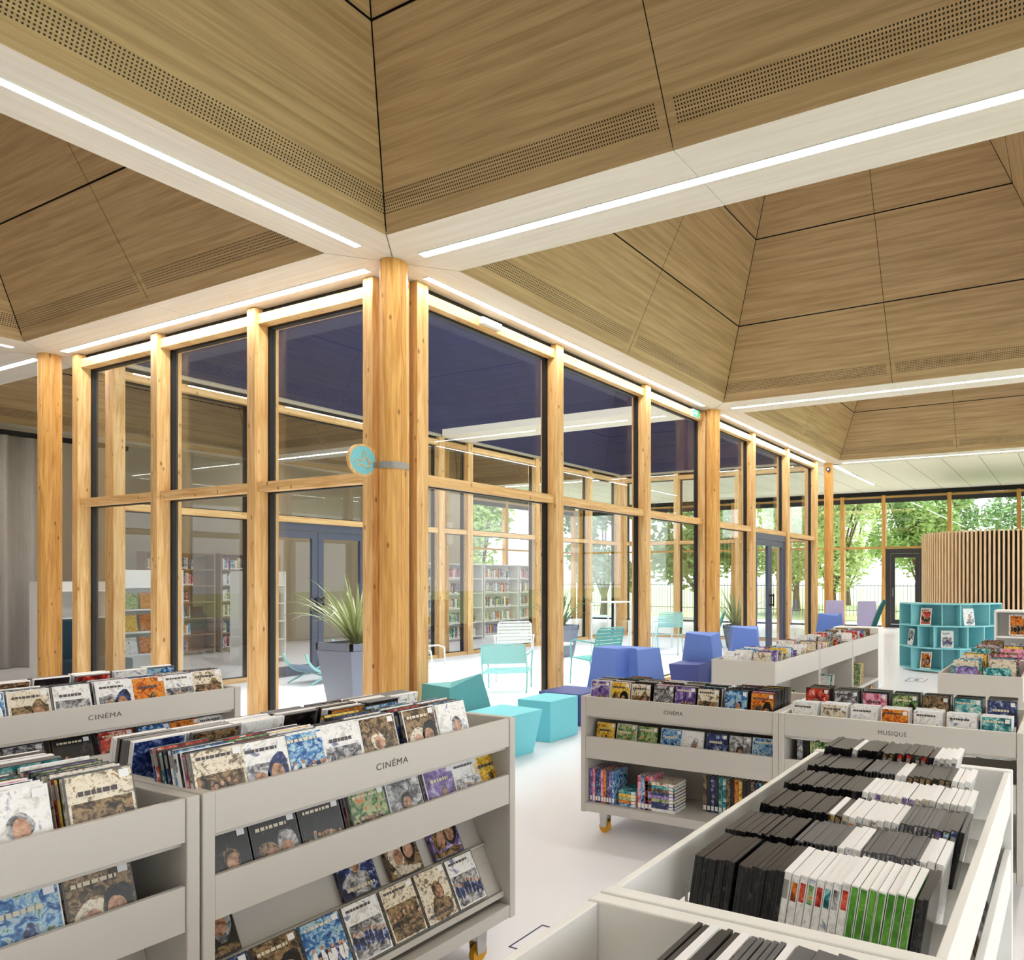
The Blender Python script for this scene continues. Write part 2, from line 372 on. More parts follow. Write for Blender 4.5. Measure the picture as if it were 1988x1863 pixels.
# light strips let into the beams
def led(a, b, axis, label):
    c = ((a[0]+b[0])/2, (a[1]+b[1])/2, ZB); ln = (b[0]-a[0]) if axis == 'x' else (b[1]-a[1])
    o = thing('ceiling_light', label, 'ceiling light', c, 0 if axis == 'x' else R(90))
    h = ln/2
    MB().box(-h, h, -.034, .034, -.003, .004).build('diffuser', led_m, o)
    m = MB().box(-h-.006, h+.006, -.040, -.035, -.006, .01).box(-h-.006, h+.006, .035, .040, -.006, .01)
    m.box(-h-.006, -h-.001, -.035, .035, -.006, .01).box(h+.001, h+.006, -.035, .035, -.006, .01).build('trim_frame', white_in, o)
LG = .33
led((X(2)+LG, Y(0)), (XF-.5, Y(0)), 'x', 'strip light in the flat pale ceiling, running to the end windows')
led((X(2)+LG, Y(-1)), (XF-.5, Y(-1)), 'x', 'strip light in the flat pale ceiling above the slatted enclosure')
for i, j, t in ((-1, 0, 'long recessed strip light in the beam running to the corner column from the left'),
                (0, 0, 'recessed strip light above the long glazed wall, nearest the corner column'),
                (1, 0, 'recessed strip light above the far half of the long glazed wall'),
                (-1, 1, 'strip light beyond the left column, in the cross beam behind it'),
                (0, 1, 'strip light over the far side of the courtyard, left half'),
                (1, 1, 'strip light over the far side of the courtyard, right half'),
                (-1, -1, 'strip light in the beam behind the photographer'),
                (0, -1, 'strip light in the beam to the right of the view'), (1, -1, 'strip light in the beam at the far right of the view')):
    led((X(i)+LG, Y(j)), (X(i+1)-LG, Y(j)), 'x', t)
for i, j, t in ((0, -1, 'brightest strip light crossing the upper right of the ceiling'),
                (0, 0, 'strip light above the short left glazed wall'),
                (0, 1, 'strip light in the beam past the left column'),
                (1, -1, 'strip light in the second beam across the right side'),
                (2, -1, 'strip light at the edge of the flat pale ceiling'),
                (2, 0, 'strip light above the far end of the courtyard'),
                (1, 1, 'strip light in the beam seen deep through the courtyard glass'),
                (-1, -1, 'strip light over the space left of the camera'), (-1, 0, 'strip light over the left aisle out of view'),
                (2, 1, 'strip light in the far corner beyond the courtyard')):
    led((X(i), Y(j)+LG), (X(i), Y(j+1)-LG), 'y', t)

# round timber columns
def column(x, y, z1=ZB-.001):
    m = MB(); r = .107
    m.cyl((0, 0, 0), r, z1, seg=16)
    m.box(-.012, .012, -r-.001, r+.001, .0, z1-.3, 0)
    return m.build('wooden_column', col_m, loc=(x, y, 0), kind='structure', smooth=False)
for i, j in ((0, 0), (1, 0), (2, 0), (0, 1), (1, 1), (2, 1), (-1, 1), (2, -1), (-1, 0), (-1, -1), (0, -1), (1, -1)):
    if (i, j) in ((-1, 0), (-1, -1), (0, -1), (1, -1), (2, -1), (-1, 1)): continue
    column(X(i), Y(j))

# ------------------------------------------------------------------ glazed walls round the courtyard
ZT0, ZT1, ZH0, ZH1 = 2.35, 2.44, 3.99, 4.09
def glazed_run(name, posts, axis, base, inward, door=None, pw=.125, pd=.13, wide_end=True):
    """posts: positions along the run; base: face of the posts towards the room; inward=+1 courtyard is on the + side"""
    root = struct_empty(name)
    def B(m, u0, u1, d0, d1, z0, z1, mi=0):
        a, b = sorted((base+inward*d0, base+inward*d1))
        if axis == 'x': m.box(u0, u1, a, b, z0, z1, mi)
        else: m.box(a, b, u0, u1, z0, z1, mi)
        return m
    for p in posts:
        B(MB(), p-pw/2, p+pw/2, 0, pd, 0, ZB-.003).build('mullion', post_m, root, bevel=.004)
    for a, b in zip(posts, posts[1:]):
        if b-a < .5: continue
        u0, u1 = a+pw/2+.001, b-pw/2-.001
        isdoor = door is not None and abs((a+b)/2-door) < .5
        B(MB(), u0, u1, .03, pd, ZH0, ZH1).build('head_rail', post_h, root, bevel=.003)
        B(MB(), u0, u1, .03, pd, ZT0, ZT1).build('transom', post_h, root, bevel=.003)
        if not isdoor: B(MB(), u0, u1, .03, pd, .0, .07).build('sill', post_h, root, bevel=.003)
        m = MB()
        for z0, z1 in ((.05, 2.37), (2.43, 4.0)):
            if isdoor and z0 < 1: continue
            B(m, u0-.04, u0+.03, pd+.002, pd+.055, z0, z1); B(m, u1-.03, u1+.04, pd+.002, pd+.055, z0, z1)
            B(m, u0, u1, pd+.002, pd+.055, z0-.02, z0+.03); B(m, u0, u1, pd+.002, pd+.055, z1-.03, z1+.02)
        m.build('gasket', gasket_m, root)
        if not isdoor: B(MB(), u0+.01, u1-.01, pd+.02, pd+.03, .05, 2.39).build('pane', glass_m, root)
        B(MB(), u0+.01, u1-.01, pd+.02, pd+.03, 2.41, 4.02).build('pane', glass_m, root)
        # outer cover strips of pale timber
        m = MB(); B(m, a-.035, a+.035, pd+.056, pd+.12, .0, 4.12); m.build('outer_cap', post_m, root)
    m = MB(); B(m, posts[0], posts[-1], pd+.056, pd+.12, 4.0, 4.2); B(m, posts[0], posts[-1], pd+.056, pd+.1, 2.36, 2.43); m.build('outer_rail', post_h, root)
    m = MB(); B(m, posts[0], posts[-1], .08, pd+.05, ZH1+.01, ZB-.002); m.build('head_gap', black_gap, root)
    return root
PR = [4.6, 6.49, 8.35, 10.06, 10.40, 11.93, 13.65, 15.42]
PL_ = [5.635, 7.31, 9.02, 10.70]
glazed_run('window_1', PL_, 'y', GX+.1, 1)
glazed_run('window_2', PR, 'x', GY+.12, 1, door=12.8)
PF = [4.75, 6.4, 8.35, 9.75, 10.45, 12.4, 14.3, 15.5]
glazed_run('window_3', PF, 'x', Y(1)-.3, 1, door=7.4)           # far side, posts show their courtyard face
glazed_run('window_4', [5.6, 7.4, 9.1, 10.7], 'y', X(2)-.3, 1)
# corner packing beside the first column
MB().box(GX+.14, GX+.29, GY+.16, GY+.30, 0, ZB-.004).build('corner_post', post_m, kind='structure', bevel=.004)

# doors in the courtyard glazing
def glazed_door(name, x0, x1, y, leaves=2, frame=steel_m, axis='x'):
    root = struct_empty(name)
    def BX(m, a, b, c, d, z0, z1):
        if axis == 'x': m.box(a, b, y+c, y+d, z0, z1)
        else: m.box(y+c, y+d, a, b, z0, z1)
        return m
    m = MB(); BX(m, x0, x0+.07, 0, .09, 0, ZT0); BX(m, x1-.07, x1, 0, .09, 0, ZT0); BX(m, x0+.07, x1-.07, 0, .09, ZT0-.12, ZT0); m.build('door_frame', frame, root)
    wd = (x1-x0-.15)/leaves
    for k in range(leaves):
        a = x0+.075+k*wd; b = a+wd-.008
        m = MB(); BX(m, a, a+.09, .01, .07, .02, 2.22); BX(m, b-.09, b, .01, .07, .02, 2.22); BX(m, a+.09, b-.09, .01, .07, .02, .16); BX(m, a+.09, b-.09, .01, .07, 2.12, 2.22)
        lf = m.build('door_leaf', frame, root)
        m = MB(); BX(m, a+.09, b-.09, .03, .04, .16, 2.12); m.build('pane', glass_m, lf)
        hx = b-.05 if k == 0 else a+.05
        m = MB(); BX(m, hx-.012, hx+.012, -.05, -.03, .95, 1.2); BX(m, hx-.01, hx+.01, -.03, .01, .97, 1.0); BX(m, hx-.01, hx+.01, -.03, .01, 1.15, 1.18); m.build('door_handle', gasket_m, lf)
    return root
glazed_door('door_1', 12.0, 13.58, GY+.16)
glazed_door('door_2', 6.47, 8.28, Y(1)-.24)

# ------------------------------------------------------------------ end facade with timber posts and the one along the garden
def facade(name, axis, base, posts, door=None, thick=.16):
    root = struct_empty(name)
    def B(m, u0, u1, d0, d1, z0, z1):
        if axis == 'y': m.box(base+d0, base+d1, u0, u1, z0, z1)
        else: m.box(u0, u1, base+d0, base+d1, z0, z1)
        return m
    for p in posts: B(MB(), p-.06, p+.06, 0, thick, 0, 4.02).build('mullion', col_m, root, bevel=.003)
    for a, b in zip(posts, posts[1:]):
        u0, u1 = a+.061, b-.061
        B(MB(), u0, u1, .06, thick, 2.4, 2.46).build('transom', col_h, root)
        B(MB(), u0, u1, .04, thick, 3.94, 4.0).build('head_rail', col_h, root)
        if door is not None and a < door < b:
            B(MB(), u0, u1, .09, .1, 2.46, 3.94).build('pane', glass_m, root); continue
        B(MB(), u0, u1, .09, .1, .04, 3.94).build('pane', glass_m, root)
        B(MB(), u0, u1, .05, thick, .0, .05).build('sill', gasket_m, root)
    m = MB(); B(m, posts[0], posts[-1], .0, .2, 4.02, ZB+.02); m.build('head_gap', black_gap, root)
    m = MB(); B(m, posts[0], posts[-1], .02, .05, 3.8, 3.935); m.build('blind_box', mat('dark_blind', (40, 38, 44), .6), root)
    return root
facade('window_5', 'y', XF, [-5.8, -3.9, -1.95, 0, 1.45, 3.35, 5.3, 6.6, 8.4, 10.4, 12.6, 14.7, YF-.1], door=4.5)
facade('window_6', 'x', YF, [16.4, 18.0, 19.8, XF-.07])
def dark_door(x, y0, y1):
    root = struct_empty('door_3'); fm = mat('anthracite_door_frame', (48, 46, 50), .4)
    MB().box(x, x+.1, y0, y0+.14, 0, 2.39).box(x, x+.1, y1-.14, y1, 0, 2.39).box(x, x+.1, y0+.14, y1-.14, 2.25, 2.39).box(x, x+.1, y0+.14, y1-.14, 0, .1).build('door_frame', fm, root)
    lf = MB().box(x+.01, x+.07, y0+.15, y0+.27, .11, 2.24).box(x+.01, x+.07, y1-.27, y1-.15, .11, 2.24).box(x+.01, x+.07, y0+.27, y1-.27, 2.12, 2.24).box(x+.01, x+.07, y0+.27, y1-.27, .11, .24).build('door_leaf', fm, root)
    MB().box(x+.03, x+.04, y0+.27, y1-.27, .24, 2.12).build('pane', glass_m, lf)
    MB().box(x-.05, x-.03, y1-.24, y1-.21, .95, 1.2).box(x-.03, x+.01, y1-.235, y1-.215, .97, .99).build('door_handle', chrome_m, lf)
dark_door(XF+.02, 4.08, 5.23)
# solid wall behind the shelves on the left, far side
wall_m = mat('warm_grey_wall', (150, 136, 118), .6, noise=.05, nscale=2)
MB().box(-8, 16.3, YF, YF+.15, 0, ZB+.1).build('wall_left', wall_m, kind='structure')

# ------------------------------------------------------------------ dvd cases, covers, books
W, Hh, T = .135, .19, .0142
SKIN = print_mat('print_skin_tones', [(120, 84, 62), (186, 140, 110), (214, 172, 144)], 40)
def cover_mesh(name, pal, style, w=W, h=Hh, t=T):
    """front sheet facing -y with picture, title strip and label, at the front of a case standing at the origin"""
    m = MB(); y = -t/2-.0007; x0, x1 = -w/2+.004, w/2-.003
    def rect(a, b, c, d, mi, k=0): m.add([(a, y-k*.0003, c), (b, y-k*.0003, c), (b, y-k*.0003, d), (a, y-k*.0003, d)], [(0, 1, 2, 3)], mi)
    def oval(cx, cz, rx, rz, mi, k=1, n=14):
        m.add([(cx+rx*math.cos(2*math.pi*i/n), y-k*.0003, cz+rz*math.sin(2*math.pi*i/n)) for i in range(n)], [tuple(range(n))], mi)
    rect(x0, x1, .003, h-.003, 0)
    rn = random.Random(name)
    def blob(cx, cz, rx, rz, mi, k=1, n=18, j=.22):
        ph = [rn.uniform(0, 6.28) for _ in range(3)]
        pts = []
        for i in range(n):
            a = 2*math.pi*i/n; q = 1+j*(.6*math.sin(2*a+ph[0])+.5*math.sin(3*a+ph[1])+.3*math.sin(5*a+ph[2]))
            pts.append((max(x0, min(x1, cx+rx*q*math.cos(a))), y-k*.0003, max(.004, min(h-.004, cz+rz*q*math.sin(a)))))
        m.add(pts, [tuple(range(n))], mi)
    def words_(z, hh, a, b, k=6):
        x = a
        while x < b:
            ww = rn.uniform(.006, .014); rect(x, min(x+ww, b), z, z+hh, 1, k); x += ww+.003
    if style == 0:      # a person to the waist, title below
        cx = rn.uniform(-.02, .015)
        blob(cx, h*.22, .05, h*.22, 5, 1); blob(cx+.002, h*.56, .023, .031, 5, 2, j=.12); blob(cx+.004, h*.53, .0155, .023, 3, 3, j=.08)
        words_(h*.12, h*.055, x0+.012, x1-.014)
    elif style == 1:    # title over a crowd
        blob(0, h*.3, .055, h*.22, 5, 1)
        for k in range(7):
            cx = x0+.018+k*.0165+rn.uniform(-.004, .004); hz = h*rn.uniform(.33, .52)
            blob(cx, hz-.02, .008, .026, 2, 2, 8); blob(cx, hz+.008, .0055, .007, 3, 3, 8, .05)
        words_(h*.86, h*.045, x0+.01, x1-.03)
    elif style == 2:    # landscape
        rect(x0, x1, .003, h*.3, 2, 1); blob(x0+.03, h*.34, .035, h*.10, 5, 2); blob(x1-.04, h*.3, .045, h*.07, 2, 2); blob(.01, h*.5, .012, .02, 5, 3)
        words_(h*.72, h*.06, x0+.02, x1-.03)
    else:               # two heads side by side
        blob(-.024, h*.4, .03, .05, 5, 1, j=.15); blob(.03, h*.48, .031, .05, 2, 1, j=.15); blob(-.02, h*.37, .018, .03, 3, 3, j=.08); blob(.026, h*.44, .019, .031, 3, 3, j=.08)
        blob(0, h*.08, .06, h*.09, 5, 2); words_(h*.82, h*.05, x0+.01, x1-.03)
    if pal in ('white', 'cream') and style: rect(x0+.005, x1-.005, .008, h*.64, 5, .5)
    rect(x1-.026, x1-.006, h*.86, h*.96, 4, 5)          # library label
    me = m
    dark = {'white': 'navy', 'cream': 'sepia brown', 'blue seascape': 'white', 'black': 'grey', 'sepia brown': 'black'}.get(pal, 'black' if style % 2 else 'white')
    title = mat('title_ink_light', (225, 215, 190), .3) if pal in ('black', 'sepia brown', 'navy', 'purple', 'blue seascape', 'green', 'red', 'teal') else mat('title_ink_dark', (74, 66, 72), .3)
    mats = [PM[pal], title, PM[dark], SKIN, white_plastic, PM[{'white': 'grey', 'cream': 'sepia brown', 'blue seascape': 'navy', 'black': 'sepia brown', 'sepia brown': 'cream', 'navy': 'grey', 'grey': 'black'}.get(pal, 'sepia brown')]]
    o = me.build(name, mats); mesh = o.data; bpy.data.objects.remove(o); return mesh
COVERS = {}
def cover(pal, style):
    k = (pal, style)
    if k not in COVERS: COVERS[k] = cover_mesh('printed_cover_'+pal.replace(' ', '_')+str(style), pal, style)
    return COVERS[k]
def case_mesh(body, spine, w=W, h=Hh, t=T, block=None):
    m = MB(); b = .0012
    m.box(-w/2, w/2, -t/2, t/2, 0, h, 0)
    # printed spine on the -x edge, printed back on +y, slightly proud
    m.box(-w/2-.0006, -w/2, -t/2+.0015, t/2-.0015, .003, h-.003, 1)
    m.box(-w/2+.004, w/2-.004, t/2, t/2+.0005, .003, h-.003, 1)
    m.box(-w/2+.004, w/2-.004, -t/2-.0005, -t/2, .003, h-.003, 1)
    if spine is not PM['black']:
        m.box(-w/2-.0009, -w/2-.0006, -t/2+.002, t/2-.002, h-.05, h-.014, 5 if block else 3)   # title block
        m.box(-w/2-.0009, -w/2-.0006, -t/2+.0035, t/2-.0035, .015, .05, 4)
    o = m.build('dvd_case', [body, spine, white_plastic, mat('spine_title_ink', (150, 146, 140), .4), mat('spine_figure_ink', (90, 70, 66), .4), block or white_plastic]); me = o.data; bpy.data.objects.remove(o); return me
BODY = {'black': black_plastic, 'grey': grey_plastic, 'white': white_plastic}
CASES = {}
THIN = False
def case(body, spine):
    k = (body, spine, THIN)
    if k not in CASES:
        slim = .6 if body in ('black', 'grey') and spine in ('black', 'grey') and THIN else 1
        if body == 'white' and spine in ('orange', 'red', 'green', 'teal', 'grey'): CASES[k] = case_mesh(BODY[body], PM['white'], block=PM[spine])
        elif spine == 'bright green': CASES[k] = case_mesh(BODY[body], PM[spine], block=PM[spine])
        else: CASES[k] = case_mesh(BODY[body], PM[spine], t=T*slim)
    return CASES[k]
def place(me, name, loc, rot, parent=None):
    o = bpy.data.objects.new(name, me); COL.objects.link(o); o.location = loc; o.rotation_euler = rot
    if parent: o.parent = parent
    return o
NDVD = [0]
def dvd(F, x, y, z, tilt, body, spine, label, cov=None, group=None, turn=0, hid=False):
    """F: frame matrix of the furniture; case stands at (x,y,z) facing -y, leaning back by tilt"""
    M = F @ Matrix.Translation((x, y, z)) @ Matrix.Rotation(turn, 4, 'Z') @ Matrix.Rotation(-tilt, 4, 'X')
    p = M.translation; d2 = p.x**2+p.y**2+(p.z-1.5)**2
    DV.append(((7 if cov else 1)*(.35 if hid else 1)/d2, M, case(body, spine), label, cov))
DV = []
def finish_dvds(most=300):
    """the cases that show largest become things of their own, the rest one mesh"""
    DV.sort(key=lambda e: -e[0]); NDVD[0] = len(DV)
    for sc, M, me, label, cov in DV[:most]:
        o = bpy.data.objects.new('dvd_case', me); COL.objects.link(o); o.matrix_world = M; tag(o, label, 'dvd')
        if cov: c = bpy.data.objects.new('printed_cover', cover(*cov)); COL.objects.link(c); c.parent = o
    merge([(M, me) for sc, M, me, label, cov in DV[most:]]+[(M, cover(*cov)) for sc, M, me, label, cov in DV[most:] if cov], 'dvd_case_rows', 'dvd cases filling the rest of the display bins', 'dvd')
def merge(items, name, label, cat):
    if not items: return
    m = MB(); mats = []
    for M, me in items:
        m.M = M; base = {}
        for i, mm in enumerate(me.materials):
            if mm not in mats: mats.append(mm)
            base[i] = mats.index(mm)
        vs = [v.co[:] for v in me.vertices]; b = len(m.v); m.v += [tuple(M @ Vector(v)) for v in vs]
        for pl in me.polygons: m.f.append([b+k for k in pl.vertices]); m.mi.append(base[pl.material_index]); m.uv.append(None)
    m.M = Matrix.Identity(4); o = m.build(name, mats); tag(o, label, cat); o['kind'] = 'stuff'; return o

def lettering(text, size, parent, loc, rot, name='lettering'):
    cu = bpy.data.curves.new('t', 'FONT'); cu.body = text; cu.size = size; cu.align_x = 'CENTER'; cu.align_y = 'CENTER'; cu.extrude = .0006; cu.space_character = 1.15
    t = bpy.data.objects.new('t', cu); COL.objects.link(t); bpy.context.view_layer.update()
    me = bpy.data.meshes.new_from_object(t.evaluated_get(bpy.context.evaluated_depsgraph_get())); bpy.data.objects.remove(t)
    me.materials.clear(); me.materials.append(letter_m)
    o = bpy.data.objects.new(name, me); COL.objects.link(o); o.parent = parent; o.location = loc; o.rotation_euler = rot; return o

def browser(label, origin, rz, ln, dp, t, b, zb, text=None, slant=True, tray=.112, lac=None, dividers=8, rowdiv=None, group=None):
    """display bin on casters. zb = (bottom, top) of the middle board."""
    lac = lac or white_lac
    root = thing('browser_bin', label, 'display bin', (*origin, 0), rz, group)
    F = Matrix.Translation((*origin, 0)) @ Matrix.Rotation(rz, 4, 'Z')
    th = .03
    for x0 in (0, ln-th):
        MB().box(x0, x0+th, 0, dp, b, t).build('side_panel', lac, root, bevel=.003)
    a, c = th+.001, ln-th-.001
    h0 = t-.113
    for y0, y1, nm in ((.004, .022, 'front_panel'), (dp-.022, dp-.004, 'rear_panel')):
        hp = MB().box(a, c, y0, y1, h0, t-.002).build(nm, lac, root, bevel=.002)
        if text and nm == 'front_panel': lettering(text, .03, hp, (ln/2, .0034, t-.055), (R(90), 0, 0))
        MB().box(a, c, y0, y1, zb[0], zb[1]).build('slot_board', lac, root, bevel=.002)
    MB().box(a, c, .024, dp-.024, t-tray-.014, t-tray).build('top_tray', lac, root)
    MB().box(a, c, .024, dp-.024, zb[0]+.001, zb[0]+.013).build('middle_shelf', lac, root)
    MB().box(a, c, dp/2-.008, dp/2+.008, zb[0]+.014, t-tray-.015).build('centre_partition', lac, root)
    MB().box(a, c, .0, dp, b+.005, b+.055).build('bottom_shelf', lac, root, bevel=.003)
    if slant:
        for sgn, o in ((1, 0), (-1, dp)):
            m = MB(); y0, y1, z0, z1 = .05, .24, b+.1, zb[0]-.004
            pts = [(o+sgn*y0, z0), (o+sgn*y1, z1), (o+sgn*(y1+.012), z1), (o+sgn*(y0+.012), z0-.008)]
            if sgn < 0: pts = pts[::-1]
            m.prism(pts, a+.0, c, axis='x')
            m.prism([(o+sgn*(y0-.018), z0-.018), (o+sgn*(y0+.012), z0-.018), (o+sgn*(y0+.012), z0-.008), (o+sgn*(y0-.01), z0-.008), (o+sgn*(y0-.01), z0+.004), (o+sgn*(y0-.018), z0+.004)][::sgn], a, c, axis='x')
            ym = y0+.5*(y1-y0)-.002; zm = z0+.5*(z1-z0)
            m.prism([(o+sgn*(ym-.014), zm), (o+sgn*(ym+.004), zm), (o+sgn*(ym+.004), zm+.006), (o+sgn*(ym-.014), zm+.006)][::sgn], a, c, axis='x')
            m.build('slanted_display', lac, root)
    else:
        MB().box(a, c, dp/2-.008, dp/2+.008, b+.056, zb[0]).build('centre_partition', lac, root)
    if dividers:
        dm = MB().box(-.0015, .0015, .0, dp/2-.04, 0, .07)
        d0 = dm.build('divider', lac, root); me = d0.data
        for k in range(1, dividers):
            xx = th+(ln-2*th)*k/dividers
            if k == 1: d0.location = (xx, .025, t-tray)
            else: place(me, 'divider', (xx, .025, t-tray), (0, 0, 0), root)
    for cx_ in (.11, ln-.11):
        for cy_ in (.09, dp-.09):
            m = MB().box(cx_-.03, cx_+.03, cy_-.03, cy_+.03, b, b+.004).prism([(cx_-.03, b), (cx_+.03, b), (cx_+.02, .035), (cx_-.02, .035)], cy_-.022, cy_-.017).prism([(cx_-.03, b), (cx_+.03, b), (cx_+.02, .035), (cx_-.02, .035)], cy_+.017, cy_+.022)
            cs = m.build('caster', chrome_m, root)
            MB().cyl((cx_, cy_-.013, .034), .034, .026, seg=20, axis='y').build('wheel', yellow_m, cs)
    return root, F

rnd = random.Random(11)
def top_stack(F, ln, x, n, where, t, tray=.112, y0=.045, tilt=R(17), pal=None, style=None, body=None, back=False, dp=.57, mixed=None, lift=.012, dy=.0168):
    """a compartment full of cases, the front one showing its cover"""
    for k in range(n):
        front = (k == 0)
        p = pal if front and pal else rnd.choice(mixed or PN)
        bd = body or rnd.choice(['black', 'white', 'white', 'grey', 'black'])
        yy = y0+k*dy; zz = t-tray+.002+lift+rnd.uniform(0, .008); xx = x+rnd.uniform(-.0025, .0025)
        st = style if style is not None else rnd.randrange(4)
        lab = ('dvd with %s cover, front of %s' % (p, where)) if front else ('%s dvd case, %s behind the front, %s' % (bd, nth(k), where))
        if back:
            Fb = F @ Matrix.Translation((0, dp, 0)) @ Matrix.Rotation(math.pi, 4, 'Z') @ Matrix.Translation((-ln, 0, 0))
            dvd(Fb, ln-xx, yy, zz, tilt, bd, p, lab, hid=True)
        else: dvd(F, xx, yy, zz, tilt, bd, p, lab, (p, st) if front else None)

T1, B1 = .945, .15
ZBM = (.605, .722)
# ---- centre left bin (the big one with CINEMA on it)
LN = 1.135; O1 = (1.076, 2.03)
r1, F1 = browser('light grey wheeled dvd bin marked cinéma, left of the narrow aisle in front', O1, 0, LN, .57, T1, B1, ZBM, 'CINÉMA')
spec = [(.08, 11, 'cream', 1), (.205, 8, 'white', 3), (.325, 10, 'blue seascape', 1), (.445, 6, 'white', 2), (.575, 11, 'sepia brown', 0), (.74, 12, 'sepia brown', 3), (.885, 9, 'white', 0), ]
for q, (x, n, p, s) in enumerate(spec):
    top_stack(F1, LN, x, n, '%s top stack of the centre left bin' % nth(q+1), T1, pal=p, style=s)
for q, (x, n) in enumerate([(.09, 7), (.23, 8), (.37, 8), (.51, 6), (.66, 9), (.80, 9), (.94, 6)]):
    top_stack(F1, LN, x, n, '%s rear stack of the centre left bin' % nth(q+1), T1, back=True, tilt=R(12))
slot = [(.10, 'black', 0), (.24, 'black', 3), (.38, 'black', 1), (.545, 'green', 1), (.685, 'grey', 0), (.84, 'purple', 2), (.965, 'white', 1), (1.07, 'yellow', 2)]
def slot_row(F, slot, where, zb, n=3, tilt=R(20)):
    for q, (x, p, s) in enumerate(slot):
        for k in range(n):
            pp = p if k == 0 else rnd.choice(PN); bd = 'black' if p in ('black', 'sepia brown') else rnd.choice(['black', 'white'])
            dvd(F, x, .05+k*.019, zb[0]+.016+(.0 if k == 0 else rnd.uniform(0, .004)), tilt, bd, pp,
                ('dvd with %s cover, %s in the slot of %s' % (pp, nth(q+1), where)) if k == 0 else
                ('%s dvd case, %s behind the %s slot dvd of %s' % (bd, nth(k), nth(q+1), where)), (pp, s) if k == 0 else None)
slot_row(F1, slot, 'the centre left bin', ZBM)
def slanted(F, items, where, b, zb):
    y0, y1, z0, z1 = .05, .24, b+.1, zb[0]-.004
    tl = math.atan2(y1-y0, z1-z0); h = math.hypot(y1-y0, z1-z0)
    for q, (x, row, p, s) in enumerate(items):
        d = (.0+row*h*.5)+.006; nrm = T/2+.0035
        yy = y0+d*math.sin(tl)-nrm*math.cos(tl); zz = z0+d*math.cos(tl)+nrm*math.sin(tl)
        dvd(F, x, yy, zz, tl, 'black', p, 'dvd with %s cover, %s in the %s slanted row of %s' % (p, nth(sum(1 for i in items[:q+1] if i[1] == row)), ('lower', 'upper')[row], where), (p, s))
slanted(F1, [(.115, 0, 'navy', 0), (.255, 0, 'sepia brown', 3), (.395, 0, 'blue seascape', 1), (.535, 0, 'white', 1), (.675, 0, 'cream', 1), (.815, 0, 'cream', 0), (.955, 0, 'white', 1),
             (.105, 1, 'black', 3), (.56, 1, 'navy', 0), (.74, 1, 'sepia brown', 3), (.93, 1, 'purple', 3)], 'the centre left bin', B1, ZBM)
# ---- neighbour on the left, cut by the frame
O2 = (-.085, 2.03); LN2 = 1.155
r2, F2 = browser('light grey wheeled dvd bin at the lower left corner, cut by the photo edge', O2, 0, LN2, .57, T1, B1, ZBM)
top_stack(F2, LN2, .82, 11, 'second top stack of the lower left bin', T1, pal='white', style=0)
top_stack(F2, LN2, .98, 14, 'third top stack of the lower left bin', T1, pal='cream', style=2)
top_stack(F2, LN2, .67, 4, 'first top stack of the lower left bin', T1, pal='yellow', style=2)
for q, (x, n) in enumerate([(.80, 8), (.95, 8)]):
    top_stack(F2, LN2, x, n, '%s rear stack of the lower left bin' % nth(q+1), T1, back=True, tilt=R(12))
slot_row(F2, [(.70, 'white', 1), (.845, 'blue seascape', 2), (.985, 'sepia brown', 3)], 'the lower left bin', ZBM, 2)
# ---- bin behind
O3 = (1.10, 3.88); LN3 = 1.135
r3, F3 = browser('light grey wheeled dvd bin marked cinéma behind the left bins, near the windows', O3, 0, LN3, .57, T1, B1, ZBM, 'CINÉMA')
for q, (x, n, p, s) in enumerate([(.20, 5, 'blue seascape', 3), (.34, 6, 'cream', 3), (.48, 6, 'white', 2), (.63, 7, 'white', 3), (.77, 6, 'orange', 2), (.895, 5, 'white', 1), (1.02, 6, 'cream', 3)]):
    top_stack(F3, LN3, x, n, '%s top stack of the window side dvd bin' % nth(q+1), T1, pal=p, style=s)
for q, (x, n) in enumerate([(.25, 4), (.40, 5), (.55, 4), (.7, 5), (.85, 5), (.99, 3)]):
    top_stack(F3, LN3, x, n, '%s rear stack of the window side dvd bin' % nth(q+1), T1, back=True, tilt=R(12))
slot_row(F3, [(.33, 'grey', 2), (.49, 'black', 1), (.65, 'red', 1), (.80, 'blue seascape', 3), (.93, 'orange', 2), (1.05, 'white', 1)], 'the window side dvd bin', ZBM, 2)

# ---- middle bins facing left, CINEMA and MUSIQUE
T4, B4 = .812, .135; ZB4 = (.45, .578)
O4 = (3.40, 2.625); LN4 = 1.245
r4, F4 = browser('light grey wheeled bin marked cinéma with colourful box sets on its floor', O4, R(-90), LN4, .66, T4, B4, ZB4, 'CINÉMA', slant=False, tray=.113)
for q, (x, n, p, s) in enumerate([(.095, 9, 'purple', 1), (.235, 14, 'yellow', 3), (.375, 12, 'cream', 3), (.53, 13, 'grey', 1), (.67, 12, 'purple', 1), (.81, 12, 'cream', 1), (.98, 14, 'blue seascape', 0), (1.13, 15, 'orange', 3)]):
    top_stack(F4, LN4, x, n, '%s top stack of the middle bin' % nth(q+1), T4, tray=.113, pal=p, style=s, tilt=R(9), lift=.004, body='black' if q > 5 else None)
slot_row(F4, [(.13, 'yellow', 2), (.275, 'green', 2), (.42, 'green', 1), (.575, 'blue seascape', 2), (.71, 'white', 0), (.86, 'navy', 2), (1.0, 'grey', 0), (1.14, 'blue seascape', 1)], 'the middle bin', ZB4, 1, R(10))
O5 = (3.40, 1.378); LN5 = 1.17
r5, F5 = browser('light grey wheeled bin marked musique, right of the middle bin', O5, R(-90), LN5, .66, T4, B4, ZB4, 'MUSIQUE', slant=False, tray=.113)
